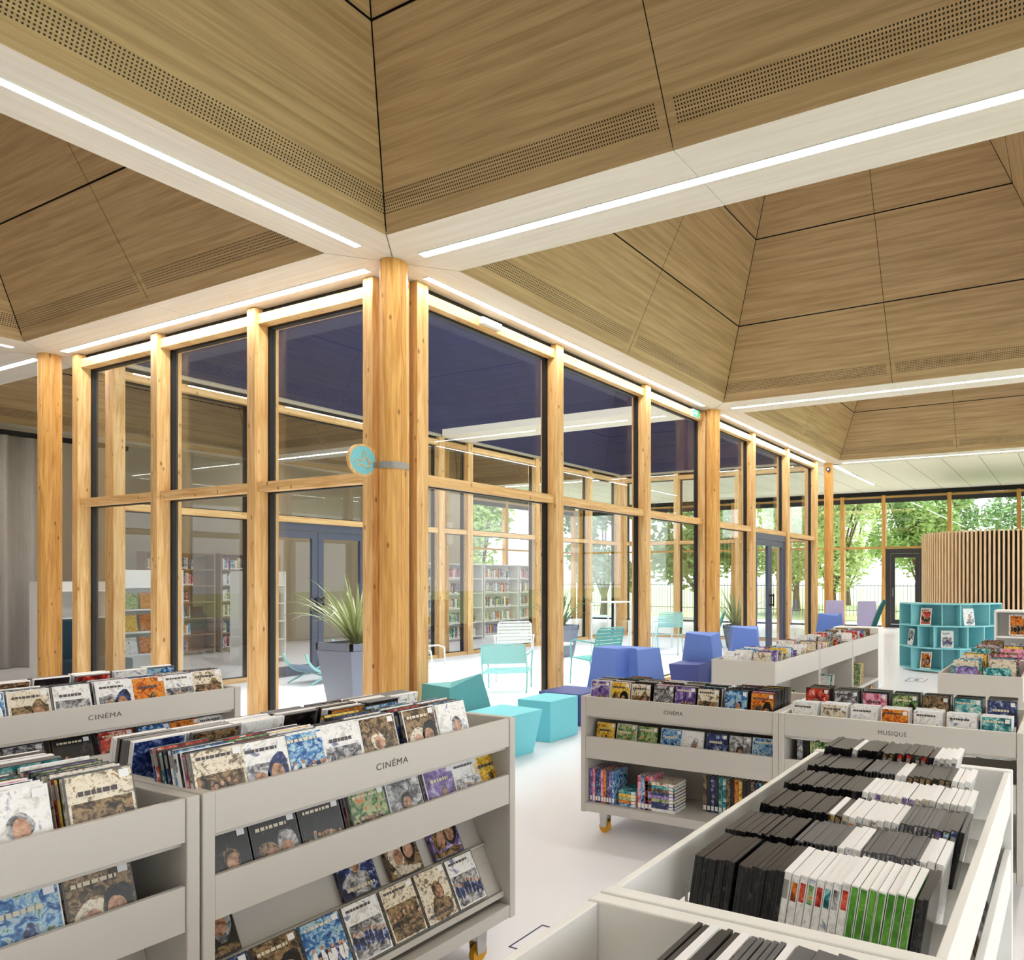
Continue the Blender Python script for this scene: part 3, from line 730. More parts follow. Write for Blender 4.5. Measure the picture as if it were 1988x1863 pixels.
for q, p in enumerate(['white', 'cream', 'white', 'orange', 'white', 'white', 'teal']):
    top_stack(F5, LN5, .12+q*.155, 5, '%s front stack of the music bin' % nth(q+1), T4, tray=.113, y0=.05, pal=p, style=1, tilt=R(8), lift=-.03, body='white', mixed=['white', 'cream', 'grey'])
for q, p in enumerate(['red', 'grey', 'pink', 'green', 'sepia brown', 'teal', 'navy']):
    top_stack(F5, LN5, .11+q*.157, 8, '%s rear stack of the music bin' % nth(q+1), T4, tray=.113, y0=.30, pal=p, style=(q % 4), tilt=R(4), lift=.004, body='black', mixed=['black', 'grey'])

# box sets and books on the floor of the middle bin
def book_mesh(name, w, h, t, cov, hard=True):
    m = MB(); c = .002
    m.box(-w/2+.001, w/2-.004, -t/2+c, t/2-c, .003, h-.003, 1)
    m.box(-w/2, w/2, -t/2, -t/2+c, 0, h, 0).box(-w/2, w/2, t/2-c, t/2, 0, h, 0).box(-w/2-.001, -w/2+.001, -t/2, t/2, 0, h, 0)
    m.box(-w/2-.0016, -w/2-.001, -t/2+.002, t/2-.002, .01, .035, 2)
    o = m.build(name, [cov, paper_m, white_plastic]); me = o.data; bpy.data.objects.remove(o); return me
BOOKS = {}
def book(kind, w, h, t, pal):
    k = (kind, w, h, t, pal)
    if k not in BOOKS: BOOKS[k] = book_mesh(kind, w, h, t, PM[pal])
    return BOOKS[k]
def put(F, me, name, x, y, z, label, cat, rot=(0, 0, 0), group=None):
    M = F @ Matrix.Translation((x, y, z)) @ Matrix.Rotation(rot[2], 4, 'Z') @ Matrix.Rotation(rot[1], 4, 'Y') @ Matrix.Rotation(rot[0], 4, 'X')
    o = bpy.data.objects.new(name, me); COL.objects.link(o); o.matrix_world = M; tag(o, label, cat, group); return o
zf = B4+.056
for k, p in enumerate(['purple', 'pink', 'navy', 'navy', 'pink', 'orange', 'navy', 'purple', 'blue seascape']):
    put(F4, book('box_set', .135, .19, .0175, p), 'box_set', .05+k*.0195, .10, zf, '%s spine box set, %s standing at the left of the middle bin' % (p, nth(k+1)), 'box set', (0, 0, R(90)))
for k, p in enumerate(['blue seascape', 'orange', 'green', 'yellow', 'teal']):
    put(F4, book('box_set', .135, .12, .0175, p), 'box_set', .365, .10, zf+.0095+k*.0182, '%s box set, %s from the bottom of the low flat pile' % (p, nth(k+1)), 'box set', (R(-90), 0, R(90)))
for k, p in enumerate(['pink', 'blue seascape', 'red', 'pink']):
    put(F4, book('box_set', .135, .19, .022, p), 'box_set', .385+k*.0235, .10, zf, '%s box set standing upright, %s of four between the two flat piles' % (p, nth(k+1)), 'box set', (0, 0, R(90)))
for k, p in enumerate(['white', 'navy', 'navy', 'green', 'purple', 'navy', 'sepia brown', 'teal', 'cream']):
    put(F4, book('box_set', .135, .19, .0175, p), 'box_set', .615, .10, zf+.0095+k*.0182, '%s box set, %s from the bottom of the tall flat pile' % (p, nth(k+1)), 'box set', (R(-90), 0, R(90)))
for k in range(18):
    p = rnd.choice(['navy', 'sepia brown', 'black', 'yellow', 'teal', 'orange', 'grey'])
    if k > 13: p = ['teal', 'orange', 'yellow', 'orange'][k-14]
    put(F4, book('picture_book', .15, .20, .021, p), 'picture_book', .74+k*.0245, .23, zf, '%s book, %s at the back of the middle bin floor' % (p, nth(k+1)), 'book', (0, 0, R(90)))
for k in range(10):
    put(F5, book('picture_book', .15, .20, .03, rnd.choice(['green', 'grey', 'black'])), 'picture_book', .09+k*.035, .15, ZB4[0]+.014, 'dark book, %s from the left in the slot of the music bin' % nth(k+1), 'book', (0, 0, R(90)))

# ---- the long bin at the lower right, seen from above: cases stand on edge across it
O6 = (1.045, .165); LN6 = 1.175; DP6 = .60
r6, F6 = browser('light grey dvd bin full of black and white cases at the lower right', O6, 0, LN6, DP6, T1, B1, ZBM, None, lac=white_in, tray=.185, dividers=0)
THIN = True
m = MB()
for k in range(6):
    xx = .192+k*.163-.012
    MB().box(xx-.0015, xx+.0015, .03, DP6-.03, T1-.185, T1-.10).build('row_divider', white_lac, r6)
for k in range(7):
    xx = .12+k*.145
    MB().box(xx-.001, xx+.001, DP6-.03, DP6-.0235, T1-.16, T1-.08).build('slot_fin', white_lac, r6)
for r in range(6):
    x = .192+r*.163+W/2+.002
    y = DP6-(.062 if r < 1 else .05); k = 0; lean = R(rnd.uniform(8, 13)); z = T1-.185+.003
    seq = []
    if r == 0: seq = [('black', 'black')]*9+[None]+[('black', 'black')]*10+[('white', c) for c in ('white', 'orange', 'red', 'green', 'red', 'teal', 'grey', 'red')]+[('white', 'bright green')]*7+[('black', 'black')]*2
    elif r == 1: seq = [('black', 'black')]*16+[None]+[('grey', 'black')]*10+[('white', 'white'), ('white', 'white'), ('white', 'teal')]+[('grey', 'grey')]*12+[('white', 'white')]*3
    elif r == 2: seq = [('black', 'black')]*18+[('white', 'yellow'), ('black', 'sepia brown'), ('white', 'cream')]+[('white', c) for c in ('orange', 'white', 'white', 'cream', 'white', 'white', 'white')]+[('grey', 'grey')]*8+[('black', c) for c in ('purple', 'blue seascape', 'navy', 'black')]
    elif r == 3: seq = [('black', 'black')]*15+[None]+[('black', 'black')]*6+[('white', rnd.choice(['white', 'grey', 'cream', 'purple'])) for _ in range(10)]+[('white', 'white')]*6
    elif r == 4: seq = [('black', 'black')]*16+[None]+[('grey', 'black')]*9+[('white', 'white')]*2+[('black', 'sepia brown')]*7+[('white', 'white')]*3
    else: seq = [('black', 'black')]*9+[('white', 'grey')]*1+[('black', 'black')]*6+[None]+[('black', rnd.choice(['black', 'red', 'sepia brown'])) for _ in range(12)]+[('white', 'grey')]*4
    lift = [0, 0, .012, .02, .03, .045][r]
    for it in seq:
        if it is None: y -= .008; continue
        if y < .045: break
        k += 1; bd, sp = it
        M = F6 @ Matrix.Translation((x+rnd.uniform(-.003, .003), y, z+lift+rnd.uniform(0, .005))) @ Matrix.Rotation(lean, 4, 'X')
        DV.append((1.6/(M.translation.x**2+.8), M, case(bd, sp), '%s dvd case, %s spine, %s from left, %s row, lower right bin' % (bd, sp, nth(k), nth(r+1)), None))
        y -= .0096 if bd != 'white' and sp in ('black', 'grey') else .0162
# right-hand side of that bin: face-out cases in its slot
slot_row(F6, [(.3, 'white', 1), (.5, 'white', 2), (.7, 'cream', 0), (.9, 'white', 1)], 'the lower right bin, aisle side', ZBM, 1)
# ---- next bin, nearest the camera
O7 = (-.135, .165); LN7 = 1.175
r7, F7 = browser('light grey dvd bin at the bottom edge of the photo, nearest the camera', O7, 0, LN7, DP6, T1, B1, ZBM, None, lac=white_in, tray=.185, dividers=0)
def nearrow(x, seq, row, wide=1):
    y = DP6-(.205 if row == 'far' else .16); k = 0
    for bd, sp, tk in seq:
        if y < .04: break
        k += 1
        if tk != 1:
            me = CASES.setdefault((bd, sp, tk), case_mesh(BODY[bd], PM[sp], W, Hh, T*tk))
        else: me = case(bd, sp)
        if tk == 1 and bd != 'white': tk = .62
        y -= T*tk/2+.001
        MW = F7 @ Matrix.Translation((x, y, T1-.18+rnd.uniform(0, .005))) @ Matrix.Rotation(R(6), 4, 'X')
        y -= T*tk/2+.002
        DV.append((9 if row == 'far' else 3, MW, me, '%s %s case, %s in the %s row of the bottom edge bin' % (bd, 'thick box' if tk > 1 else 'dvd', nth(k), row), None))
nearrow(1.175-.03-W/2-.015, [('black', 'black', 1)]*2+[('white', 'white', 1)]*1+[('black', 'black', 1)]*3+[('white', 'cream', 1)]*1+[('grey', 'black', 1)]*5+[('white', 'white', .9)]*1+[('grey', 'grey', 2)]*6+[('white', 'white', 1)]*3, 'far')
nearrow(1.175-.03-W*1.5-.04, [('black', 'yellow', 1.9)]+[('grey', 'black', 1)]*4+[('white', 'pink', 1)]*7+[('grey', 'grey', 2)]*3+[('white', 'white', 1)]*6, 'near')

# ------------------------------------------------------------------ book bins further back
def comics(F, ln, dp, z, n, where, hmin=.22, hmax=.29, kindname='comic_book', rows=2, pals=None):
    cnt = 0
    for r in range(rows):
        y = .06+(dp-.12)*(r+.5)/rows; x = .05
        for k in range(n):
            p = rnd.choice(pals or PN); h = rnd.choice([hmin, (hmin+hmax)/2, hmax]); t = rnd.choice([.012, .018, .025]); wd = rnd.choice([.17, .2])
            x += (ln-.14)/n
            put(F, book(kindname, wd, h, t, p), kindname, x-.03, y+rnd.uniform(-.02, .02), z,
                '%s comic album, %s along the %s row of %s' % (p, nth(k+1), ('right', 'left')[r] if rows == 2 else nth(r+1), where), 'comic book',
                (0, R(rnd.uniform(6, 16)), R(-90)) if False else (R(rnd.uniform(-15, -8)), 0, R(-90)))
def open_bin(label, o, ln, dp, t, text=None, faces=True, units=1):
    root = thing('book_bin', label, 'book bin', (*o, 0)); F = Matrix.Translation((*o, 0)); th = .025
    for x0 in (0, ln-th): MB().box(x0, x0+th, 0, dp, .12, t).build('end_panel', white_lac, root, bevel=.003)
    for y0 in (.0, dp-.018): MB().box(th, ln-th, y0, y0+.018, t-.2, t-.001).build('long_panel', white_lac, root, bevel=.002)
    MB().box(th, ln-th, .02, dp-.02, t-.2, t-.185).build('tray_floor', white_lac, root)
    MB().box(th, ln-th, 0, dp, .12, .16).build('bottom_shelf', white_lac, root)
    MB().box(th, ln-th, dp/2-.01, dp/2+.01, .16, t-.2).build('back_panel', white_lac, root)
    for cx_ in (.1, ln-.1):
        for cy_ in (.08, dp-.08):
            c = MB().box(cx_-.02, cx_+.02, cy_-.02, cy_+.02, .06, .12).build('caster', chrome_m, root)
            MB().cyl((cx_, cy_-.012, .035), .035, .024, axis='y', seg=14).build('wheel', yellow_m, c)
    return root, F
BB = [(5.90, 'nearest'), (7.13, 'middle'), (8.36, 'farthest')]
bright = ['white', 'cream', 'yellow', 'purple', 'grey', 'blue seascape', 'red', 'sepia brown', 'white', 'white']
for k, (x, nm) in enumerate(BB):
    b, F = open_bin('white book bin by the windows, %s of the row of three' % nm, (x, 2.42), 1.22, .64, .75)
    comics(F, 1.22, .64, .566, 23, 'the %s window side bin' % nm, .18, .26, pals=bright)
    for q in range(3):
        put(F, book('comic_book', .2, .27, .02, rnd.choice(['green', 'teal', 'yellow', 'white'])), 'comic_book', .35+q*.07, .12, .163,
            'leaning album, %s on the lower shelf of the %s window side bin' % (nth(q+1), nm), 'comic book', (R(-14), 0, R(-90)))
for k, (x, nm) in enumerate([(5.80, 'near'), (7.03, 'far')]):
    b, F = open_bin('white comic bin at the right edge, %s half of the pair' % nm, (x, .36), 1.22, .63, .75)
    comics(F, 1.22, .63, .566, 21, 'the %s right edge comic bin' % nm, .2, .27, pals=['pink', 'sepia brown', 'yellow', 'teal', 'navy', 'purple', 'cream', 'grey'])

# tall white shelf end behind the window side bins
o = thing('shelf_unit', 'white low shelf end behind the window side book bins', 'shelf', (9.62, 2.43, 0))
for q in range(2): MB().box(0, .3, q*.62, q*.62+.02, .0, .82).build('side_panel', white_in, o)
MB().box(0, .02, .021, .619, .0, .82).build('back_panel', white_in, o)
for z in (.05, .42, .8): MB().box(.021, .3, .021, .619, z, z+.02).build('shelf_board', white_in, o)

# ------------------------------------------------------------------ teal curved shelves with magazines
teal_m = mat('teal_lacquer', (136, 204, 212), .4, noise=.03)
def curved_shelf():
    cx_, cy_ = 11.35, 3.85                      # centre of the arc (towards the windows); shelf faces the camera side
    root = thing('curved_shelf', 'teal curved cubby shelf with magazines in front of the slatted wall', 'shelf', (11.9, 1.9, 0))
    bx, by = 11.9, 1.9
    # arc through measured plan points
    pts = [(11.85, 2.02), (11.45, 1.80), (11.2, 1.45), (11.05, 1.05), (11.05, .62), (11.2, .2)]
    pts = [(11.95, 2.66), (11.62, 2.40), (11.5, 2.02), (11.56, 1.62), (11.82, 1.30), (12.3, 1.08)]
    pts_c = Vector((12.55, 2.15)); n = len(pts)
    dn = []
    for i in range(n):
        a = Vector(pts[max(i-1, 0)]); b = Vector(pts[min(i+1, n-1)]); d = (b-a).normalized(); q = Vector((-d.y, d.x)); dn.append(q if q.dot(pts_c-Vector(pts[i])) > 0 else -q)
    fr = [Vector(p) for p in pts]; bk = [fr[i]+dn[i]*.30 for i in range(n)]
    L3 = lambda v, z: (v.x-bx, v.y-by, z)
    for z in (.03, .38, .73, 1.08):
        m = MB()
        for i in range(n-1):
            m.hexa([L3(fr[i], z), L3(fr[i+1], z), L3(bk[i+1], z), L3(bk[i], z)], [L3(fr[i], z+.02), L3(fr[i+1], z+.02), L3(bk[i+1], z+.02), L3(bk[i], z+.02)])
        m.build('shelf_board', teal_m, root)
    m = MB()
    for i in range(n-1):
        e0, e1 = bk[i]+dn[i]*.012, bk[i+1]+dn[i+1]*.012
        m.hexa([L3(bk[i], .03), L3(bk[i+1], .03), L3(e1, .03), L3(e0, .03)], [L3(bk[i], 1.1), L3(bk[i+1], 1.1), L3(e1, 1.1), L3(e0, 1.1)])
    m.build('back_panel', teal_m, root)
    for i in range(n):
        d = (fr[min(i+1, n-1)]-fr[max(i-1, 0)]).normalized()*.008
        for r in range(3):
            z0 = .051+r*.35; z1 = z0+.327
            if 0 < i < n-1 and (i+r) % 2 == 0:
                off = (fr[min(i+1, n-1)]-fr[i])*.3
            else: off = Vector((0, 0))
            f, b = fr[i]+off, bk[i]+off*.6
            MB().hexa([L3(f-d, z0), L3(f+d, z0), L3(b+d, z0), L3(b-d, z0)], [L3(f-d, z1), L3(f+d, z1), L3(b+d, z1), L3(b-d, z1)]).build('divider', teal_m, root)
    k = 0
    for i, r, p, nm in ((1, 2, 'red', 'top left cubby'), (3, 2, 'white', 'top right cubby'), (0, 1, 'grey', 'leftmost middle cubby'), (2, 1, 'white', 'centre middle cubby'), (1, 0, 'orange', 'bottom left cubby')):
        c = (fr[i]+fr[i+1])/2+(dn[i]+dn[i+1])*.5*.09; d = (fr[i+1]-fr[i]); rz = math.atan2(d.y, d.x)
        F = Matrix.Translation((c.x, c.y, .053+r*.35)) @ Matrix.Rotation(rz, 4, 'Z')
        o = put(F, book('magazine', .19, .27, .008, 'white'), 'magazine', 0, 0, 0, 'magazine with %s cover standing in the %s of the teal shelf' % (p, nm), 'magazine', (R(-10), 0, 0))
        c = bpy.data.objects.new('printed_cover', cover(p, (1, 0, 2, 1, 3)[k])); COL.objects.link(c); c.parent = o; c.location = (0, .0025, .01); c.scale = (1.25, 1, 1.25); k += 1
curved_shelf()
# small white rack at the right edge
o = thing('magazine_rack', 'white magazine rack behind the comic bins at the right edge', 'rack', (8.9, .35, 0))
for yy in (0, .5): MB().box(0, .35, yy, yy+.02, 0, 1.12).build('side_panel', white_in, o)
MB().box(.33, .35, .021, .499, 0, 1.12).build('back_panel', white_in, o)
for z in (.1, .45, .8, 1.1): MB().box(0, .329, .021, .499, z, z+.02).build('shelf_board', white_in, o)
for k, z in enumerate((.47, .82)):
    oo = put(Matrix.Translation((9.0, .62, z+.003)) @ Matrix.Rotation(R(-90), 4, 'Z'), book('magazine', .19, .25, .008, 'white'), 'magazine', 0, 0, 0, 'magazine on the %s shelf of the white rack at the right edge' % ('middle', 'upper')[k], 'magazine', (R(-8), 0, 0))
    c = bpy.data.objects.new('printed_cover', cover(('red', 'orange')[k], k)); COL.objects.link(c); c.parent = oo; c.location = (0, .0025, .01); c.scale = (1.25, 1, 1.2)

# ------------------------------------------------------------------ round slatted enclosure
slat_m = timber('slat_timber', (206, 172, 132), (230, 202, 164), knots=False)
root = thing('slatted_enclosure', 'round enclosure of vertical timber slats at the far right', 'partition', (19.6, 1.6, 0))
Rr = 2.15
m = MB().cyl((0, 0, 0), Rr-.09, 2.6, seg=64); m.build('dark_drum', mat('dark_brown_felt', (26, 19, 16), .8), root)
m = MB(); ns = 128
for k in range(ns):
    a = 2*math.pi*k/ns; ca, sa = math.cos(a), math.sin(a)
    if ca > .3: continue
    m.M = Matrix.Rotation(a, 4, 'Z') @ Matrix.Translation((Rr-.04, 0, 0)); m.box(-.035, .02, -.023, .023, 0, 2.63)
m.M = Matrix.Identity(4)
m.build('slats', slat_m, root, kind='stuff')

# ------------------------------------------------------------------ soft seats and cubes
def soft_mat(n, c): return mat(n, c, .6, noise=.03, bump=.15)
cyan = soft_mat('cyan_vinyl', (122, 212, 226)); teal2 = soft_mat('teal_vinyl', (86, 160, 164)); blue = soft_mat('periwinkle_vinyl', (104, 136, 214)); dblue = soft_mat('indigo_vinyl', (66, 78, 142)); lav = soft_mat('lavender_vinyl', (178, 172, 206))
o = thing('cube_seat', 'cyan cube seat beside the corner column', 'seat', (5.36, 4.52, 0))
MB().box(-.2, .2, -.195, .195, .0, .375).build('cushion', cyan, o, bevel=.008)
def lounge(name, label, loc, rz, mseat, mback, s=1.0, bh=.72):
    o = thing(name, label, 'seat', (*loc, 0), rz)
    # seat block narrows to the floor
    MB().hexa([(-.20*s, -.25*s, 0), (.22*s, -.25*s, 0), (.22*s, .22*s, 0), (-.20*s, .22*s, 0)], [(-.25*s, -.30*s, .36), (.25*s, -.30*s, .36), (.25*s, .25*s, .36), (-.25*s, .25*s, .36)]).build('seat', mseat, o, bevel=.006)
    MB().hexa([(-.33*s, .251*s, 0), (.33*s, .251*s, 0), (.36*s, .62*s, 0), (-.36*s, .62*s, 0)], [(-.22*s, .30*s, bh), (.22*s, .30*s, bh-.04), (.28*s, .56*s, bh), (-.28*s, .56*s, bh)]).build('backrest', mback, o, bevel=.006)
    return o
o = thing('lounge_seat', 'angular lounge seat with cyan seat and teal back, behind the centre left bin', 'seat', (4.75, 4.45, 0))
MB().hexa([(-.42, -.2, 0), (.08, -.22, 0), (.1, .18, 0), (-.42, .18, 0)], [(-.42, -.28, .375), (.10, -.30, .375), (.14, .2, .375), (-.42, .2, .375)]).build('seat', cyan, o, bevel=.006)
MB().hexa([(-.42, .19, 0), (.16, .21, 0), (.16, .45, 0), (-.42, .6, 0)], [(-.36, .30, .58), (.02, .32, .66), (-.1, .55, .58), (-.36, .62, .60)]).build('backrest', teal2, o, bevel=.006)
o = thing('lounge_seat', 'periwinkle blue angular seat with a notched back, just past the cyan cube', 'seat', (6.55, 4.45, 0))
# notched back: outline in plan, narrower at the top
base = [(-.22, .42), (-.3, -.02), (-.12, -.1), (-.14, -.22), (-.34, -.40), (.12, -.5), (.2, .4)]
top = [(-.12, .34), (-.18, .0), (-.04, -.08), (-.06, -.17), (-.2, -.28), (.12, -.36), (.16, .32)]
n = len(base); m = MB()
m.add([(a, b, 0) for a, b in base]+[(a, b, .745) for a, b in top], [tuple(range(n)), tuple(range(n, 2*n))[::-1]]+[(i, n+i, n+(i+1) % n, (i+1) % n) for i in range(n)])
m.build('backrest', blue, o, bevel=.005)
o = thing('bench_seat', 'low indigo bench block in front of the notched periwinkle seat', 'seat', (5.86, 4.78, 0))
MB().hexa([(0, -.26, 0), (.36, -.26, 0), (.36, .2, 0), (0, .2, 0)], [(-.06, -.3, .335), (.38, -.3, .335), (.38, .24, .335), (-.06, .24, .335)]).build('cushion', dblue, o, bevel=.006)
lounge('lounge_seat', 'blue seat with indigo side, beside the near end of the window side book bins', (8.5, 4.72), R(-84), dblue, blue, .86, .74)
lounge('lounge_seat', 'pale blue seat at the foot of the second wooden column', (9.95, 4.55), R(-60), lav, blue, .8, .74)
lounge('lounge_seat', 'pale blue seat before the far end of the long glazed wall', (13.6, 4.55), R(-90), lav, blue, .85, .78)
for k, (x, y, t) in enumerate(((15.3, 5.75, 'behind the far wooden column'), (15.0, 4.02, 'beside the dark teal curved seat'))):
    o = thing('high_back_chair', 'pale lavender high back chair %s' % t, 'chair', (x, y-(.9 if k == 0 else 0), 0), R(18))
    MB().box(-.22, .22, -.22, .22, .36, .44).build('seat', lav, o, bevel=.01); MB().hexa([(.16, -.22, .45), (.24, -.22, .45), (.24, .22, .45), (.16, .22, .45)], [(.28, -.2, 1.0), (.34, -.2, 1.0), (.34, .2, 1.0), (.28, .2, 1.0)]).build('backrest', lav, o, bevel=.01)
    for sx in (-.18, .18):
        for sy in (-.18, .18): MB().cyl((sx, sy, 0), .015, .36, seg=8).build('leg', chrome_m, o)
o = thing('wave_seat', 'dark teal curved wave seat standing by the end windows', 'seat', (14.0, 4.02, 0), R(-74))
pr = [(0, 0), (.35, 0), (.42, .3), (.36, .36), (.5, .75), (.62, 1.05), (.56, 1.08), (.42, .8), (.28, .42), (-.15, .38), (-.15, .3), (.02, .28)]
MB().prism(pr, -.25, .25).build('shell', mat('dark_teal_shell', (24, 92, 96), .35), o, bevel=.008)

# ------------------------------------------------------------------ courtyard furniture
def garden_chair(label, loc, rz, m, bh=.82, sh=.42, w=.5):
    o = thing('garden_chair', label, 'chair', (*loc, .007), rz); q = w/2; r = .011
    # faces +x ; back at -x
    f = MB()
    for s in (-1, 1):
        f.tube([(.22, s*q, sh-.02), (-.2, s*q, sh-.05), (-.26, s*q, sh+.06), (-.36, s*(q-.01), bh-.03), (-.37, s*(q-.04), bh)], r)
    f.tube([(-.37, -(q-.04), bh), (-.37, q-.04, bh)], r); f.build('frame', m, o, smooth=True)
    for s in (-1, 1):
        MB().tube([(.22, s*q, sh-.02), (.25, s*q, 0)], r).build('leg', m, o, smooth=True)
        MB().tube([(-.2, s*q, sh-.05), (-.30, s*q, 0)], r).build('leg', m, o, smooth=True)
        MB().tube([(.23, s*q, sh-.04), (.21, s*(q+.02), sh+.2), (.12, s*(q+.03), sh+.23), (-.3, s*(q+.01), sh+.2)], r).build('armrest', m, o, smooth=True)
    b = MB(); nb = 6
    for k in range(nb):
        t = (k+.3)/nb; x = -.26-.10*t; z = sh+.07+(bh-sh-.1)*t
        b.hexa([(x-.004, -q, z), (x+.004, -q, z), (x+.004, q, z), (x-.004, q, z)], [(x-.014, -q, z+.042), (x-.006, -q, z+.042), (x-.006, q, z+.042), (x-.014, q, z+.042)])
    b.build('backrest', m, o)
    b = MB()
    for k in range(7): x = .2-k*.06; b.box(x-.02, x+.02, -q, q, sh-.03-(.2-x)*.07, sh-.022-(.2-x)*.07)
    b.build('seat', m, o)
pale = mat('pale_aqua_metal', (150, 208, 204), .4); whitem = mat('white_metal', (236, 240, 238), .4); aqua = mat('aqua_metal', (112, 194, 190), .4)
garden_chair('pale aqua slatted low chair seen from behind through the glass, beside the corner column', (7.32, 6.86), R(35), pale, .64, .3, .56)
garden_chair('white slatted garden chair behind the pale aqua low chair', (8.2, 7.55), R(222), whitem, .82, .42, .5)
garden_chair('aqua slatted chair turned left, right of the second window post', (8.35, 6.2), R(75), aqua, .8, .4, .48)
garden_chair('white low garden chair just right of the corner column, cut by it', (7.15, 8.25), R(-60), whitem, .62, .3, .52)
garden_chair('pale aqua chair at the far end of the courtyard, left one', (12.2, 7.3), R(200), pale, .8, .42, .5)
garden_chair('pale aqua chair at the far end of the courtyard, right one', (13.3, 7.0), R(110), aqua, .8, .42, .5)
def table(label, loc, h, r, m, round_top=True):
    o = thing('garden_table', label, 'table', (*loc, .007))
    if round_top: MB().cyl((0, 0, h-.02), r, .02, seg=28).build('tabletop', m, o)
    else: MB().box(-r, r, -r, r, h-.02, h).build('tabletop', m, o)
    if round_top: MB().cyl((0, 0, .15), .015, h-.17, seg=10).build('pole', chrome_m, o)
    for k in range(3 if round_top else 4):
        if round_top:
            a = k*2.094; MB().tube([(0, 0, .2), (.2*math.cos(a), .2*math.sin(a), .008)], .01).build('leg', chrome_m, o)
        else:
            sx, sy = (1, 1, -1, -1)[k], (1, -1, 1, -1)[k]; MB().box(sx*r-.02*sx-.012, sx*r-.02*sx+.012, sy*r-.02*sy-.012, sy*r-.02*sy+.012, 0, h-.021).build('leg', m, o)
table('small round white tripod table beside the white chair', (8.25, 6.78), .55, .22, whitem)
table('tall square white table at the far side of the courtyard', (12.0, 8.5), 1.02, .3, whitem, False)
table('low white square table at the far end of the courtyard', (13.0, 8.2), .6, .35, whitem, False)

leaf_y = mat('variegated_yucca_leaf', (150, 158, 104), .45, noise=.35, nscale=30); leaf_g = mat('olive_leaf', (86, 112, 62), .5, noise=.3, nscale=20)
plant_m = mat('slate_planter', (114, 120, 140), .4, noise=.05)
def planter(label, loc, plabel, s=.3, h=.75, n=70, ln=.95, lm=leaf_y, seed=1):
    o = thing('planter', label, 'planter', (*loc, .007), R(0)); t = s; b = s*.72; wl = .03
    MB().hexa([(-b, -b, 0), (b, -b, 0), (b, b, 0), (-b, b, 0)], [(-t, -t, h-.08), (t, -t, h-.08), (t, t, h-.08), (-t, t, h-.08)]).build('pot', plant_m, o, bevel=.01)
    m = MB()
    for a in range(4):
        m.M = Matrix.Rotation(a*math.pi/2, 4, 'Z'); m.box(-t, t, -t, -t+wl, h-.079, h)
    m.M = Matrix.Identity(4); m.build('rim', plant_m, o)
    MB().box(-t+wl+.001, t-wl-.001, -t+wl+.001, t-wl-.001, h-.079, h-.03).build('soil', mat('dark_soil', (58, 46, 38), .9, noise=.3, nscale=40), o)
    rn = random.Random(seed); p = MB()
    for k in range(n):
        a = rn.uniform(0, 6.283); el = rn.uniform(.05, 1.0)**.8; l = ln*rn.uniform(.6, 1.05); wd = rn.uniform(.012, .022); seg = 7
        droop = rn.uniform(.1, .9)*(el+.2); pts = []; x = rn.uniform(0, .07); z = 0; ang = R(88)-el*R(45)
        for i in range(seg+1):
            pts.append((x, z)); x += math.cos(ang)*l/seg; z += math.sin(ang)*l/seg; ang -= droop*(i/seg)*.55
        vs = []
        for i, (px_, pz) in enumerate(pts):
            ww = wd*(1-(i/seg)**2)+.001; ca, sa = math.cos(a), math.sin(a)
            for sg in (-1, 0, 1): vs.append((px_*ca-sg*ww*sa, px_*sa+sg*ww*ca, pz+(.006 if sg else 0)))
        fs = []
        for i in range(seg):
            for j in (0, 1): fs.append((i*3+j, i*3+j+1, i*3+j+4, i*3+j+3))
        p.add(vs, fs)
    pl = p.build('yucca_plant', lm, loc=(loc[0], loc[1], h-.027), smooth=True); tag(pl, plabel, 'plant')
planter('slate grey tapered square planter in the courtyard, left of the corner column', (5.68, 7.62), 'variegated yucca growing in the planter left of the corner column', n=90)
planter('dark planter at the back of the courtyard', (10.9, 8.9), 'dark spiky plant in the planter at the back of the courtyard', .25, .6, 50, .8, leaf_g, 3)
planter('small planter at the far end of the courtyard', (13.9, 6.6), 'green grassy plant at the far end of the courtyard', .22, .5, 60, 1.0, leaf_y, 5)

# ------------------------------------------------------------------ shelves beyond the courtyard
SB = []
def bk_put(F, where, me, name, x, y, z, label, cat, rot):
    M = F @ Matrix.Translation((x, y, z)) @ Matrix.Rotation(rot[2], 4, 'Z')
    SB.append((('brown' in where)*100+M.translation.length*.2-z, M, me, label))
def bookcase(label, loc, rz, wd, h, rows, m, where, perrow=16, hb=.22, fill=.9, name='bookcase'):
    o = thing(name, label, 'bookcase', (*loc, 0), rz); d = .3
    for x0 in (0, wd-.025): MB().box(x0, x0+.025, 0, d, 0, h).build('side_panel', m, o)
    MB().box(.026, wd-.026, d-.012, d, .05, h).build('back_panel', m, o)
    F = Matrix.Translation((*loc, 0)) @ Matrix.Rotation(rz, 4, 'Z')
    for r in range(rows+1):
        z = .06+(h-.09)*r/rows; MB().box(.026, wd-.026, 0, d-.013, z, z+.022).build('shelf_board', m, o)
        if r == rows: break
        x = .05; k = 0
        while x < wd-.08 and k < perrow:
            k += 1; t = rnd.choice([.022, .03, .04]); p = rnd.choice(PN+['white', 'cream', 'grey'])
            if rnd.random() < 1-fill: x += t*1.5; continue
            bk_put(F, where, book('shelf_book', .15, rnd.choice([hb-.03, hb, hb+.02]) if (h-.09)/rows > hb+.05 else hb-.05, t, p), 'shelf_book', x+t/2, .1, z+.0225,
                '%s book, %s along shelf %s of the %s' % (p, nth(k), ('one', 'two', 'three', 'four', 'five', 'six')[r], where), 'book', (0, 0, R(90)))
            x += t+.004
    return o
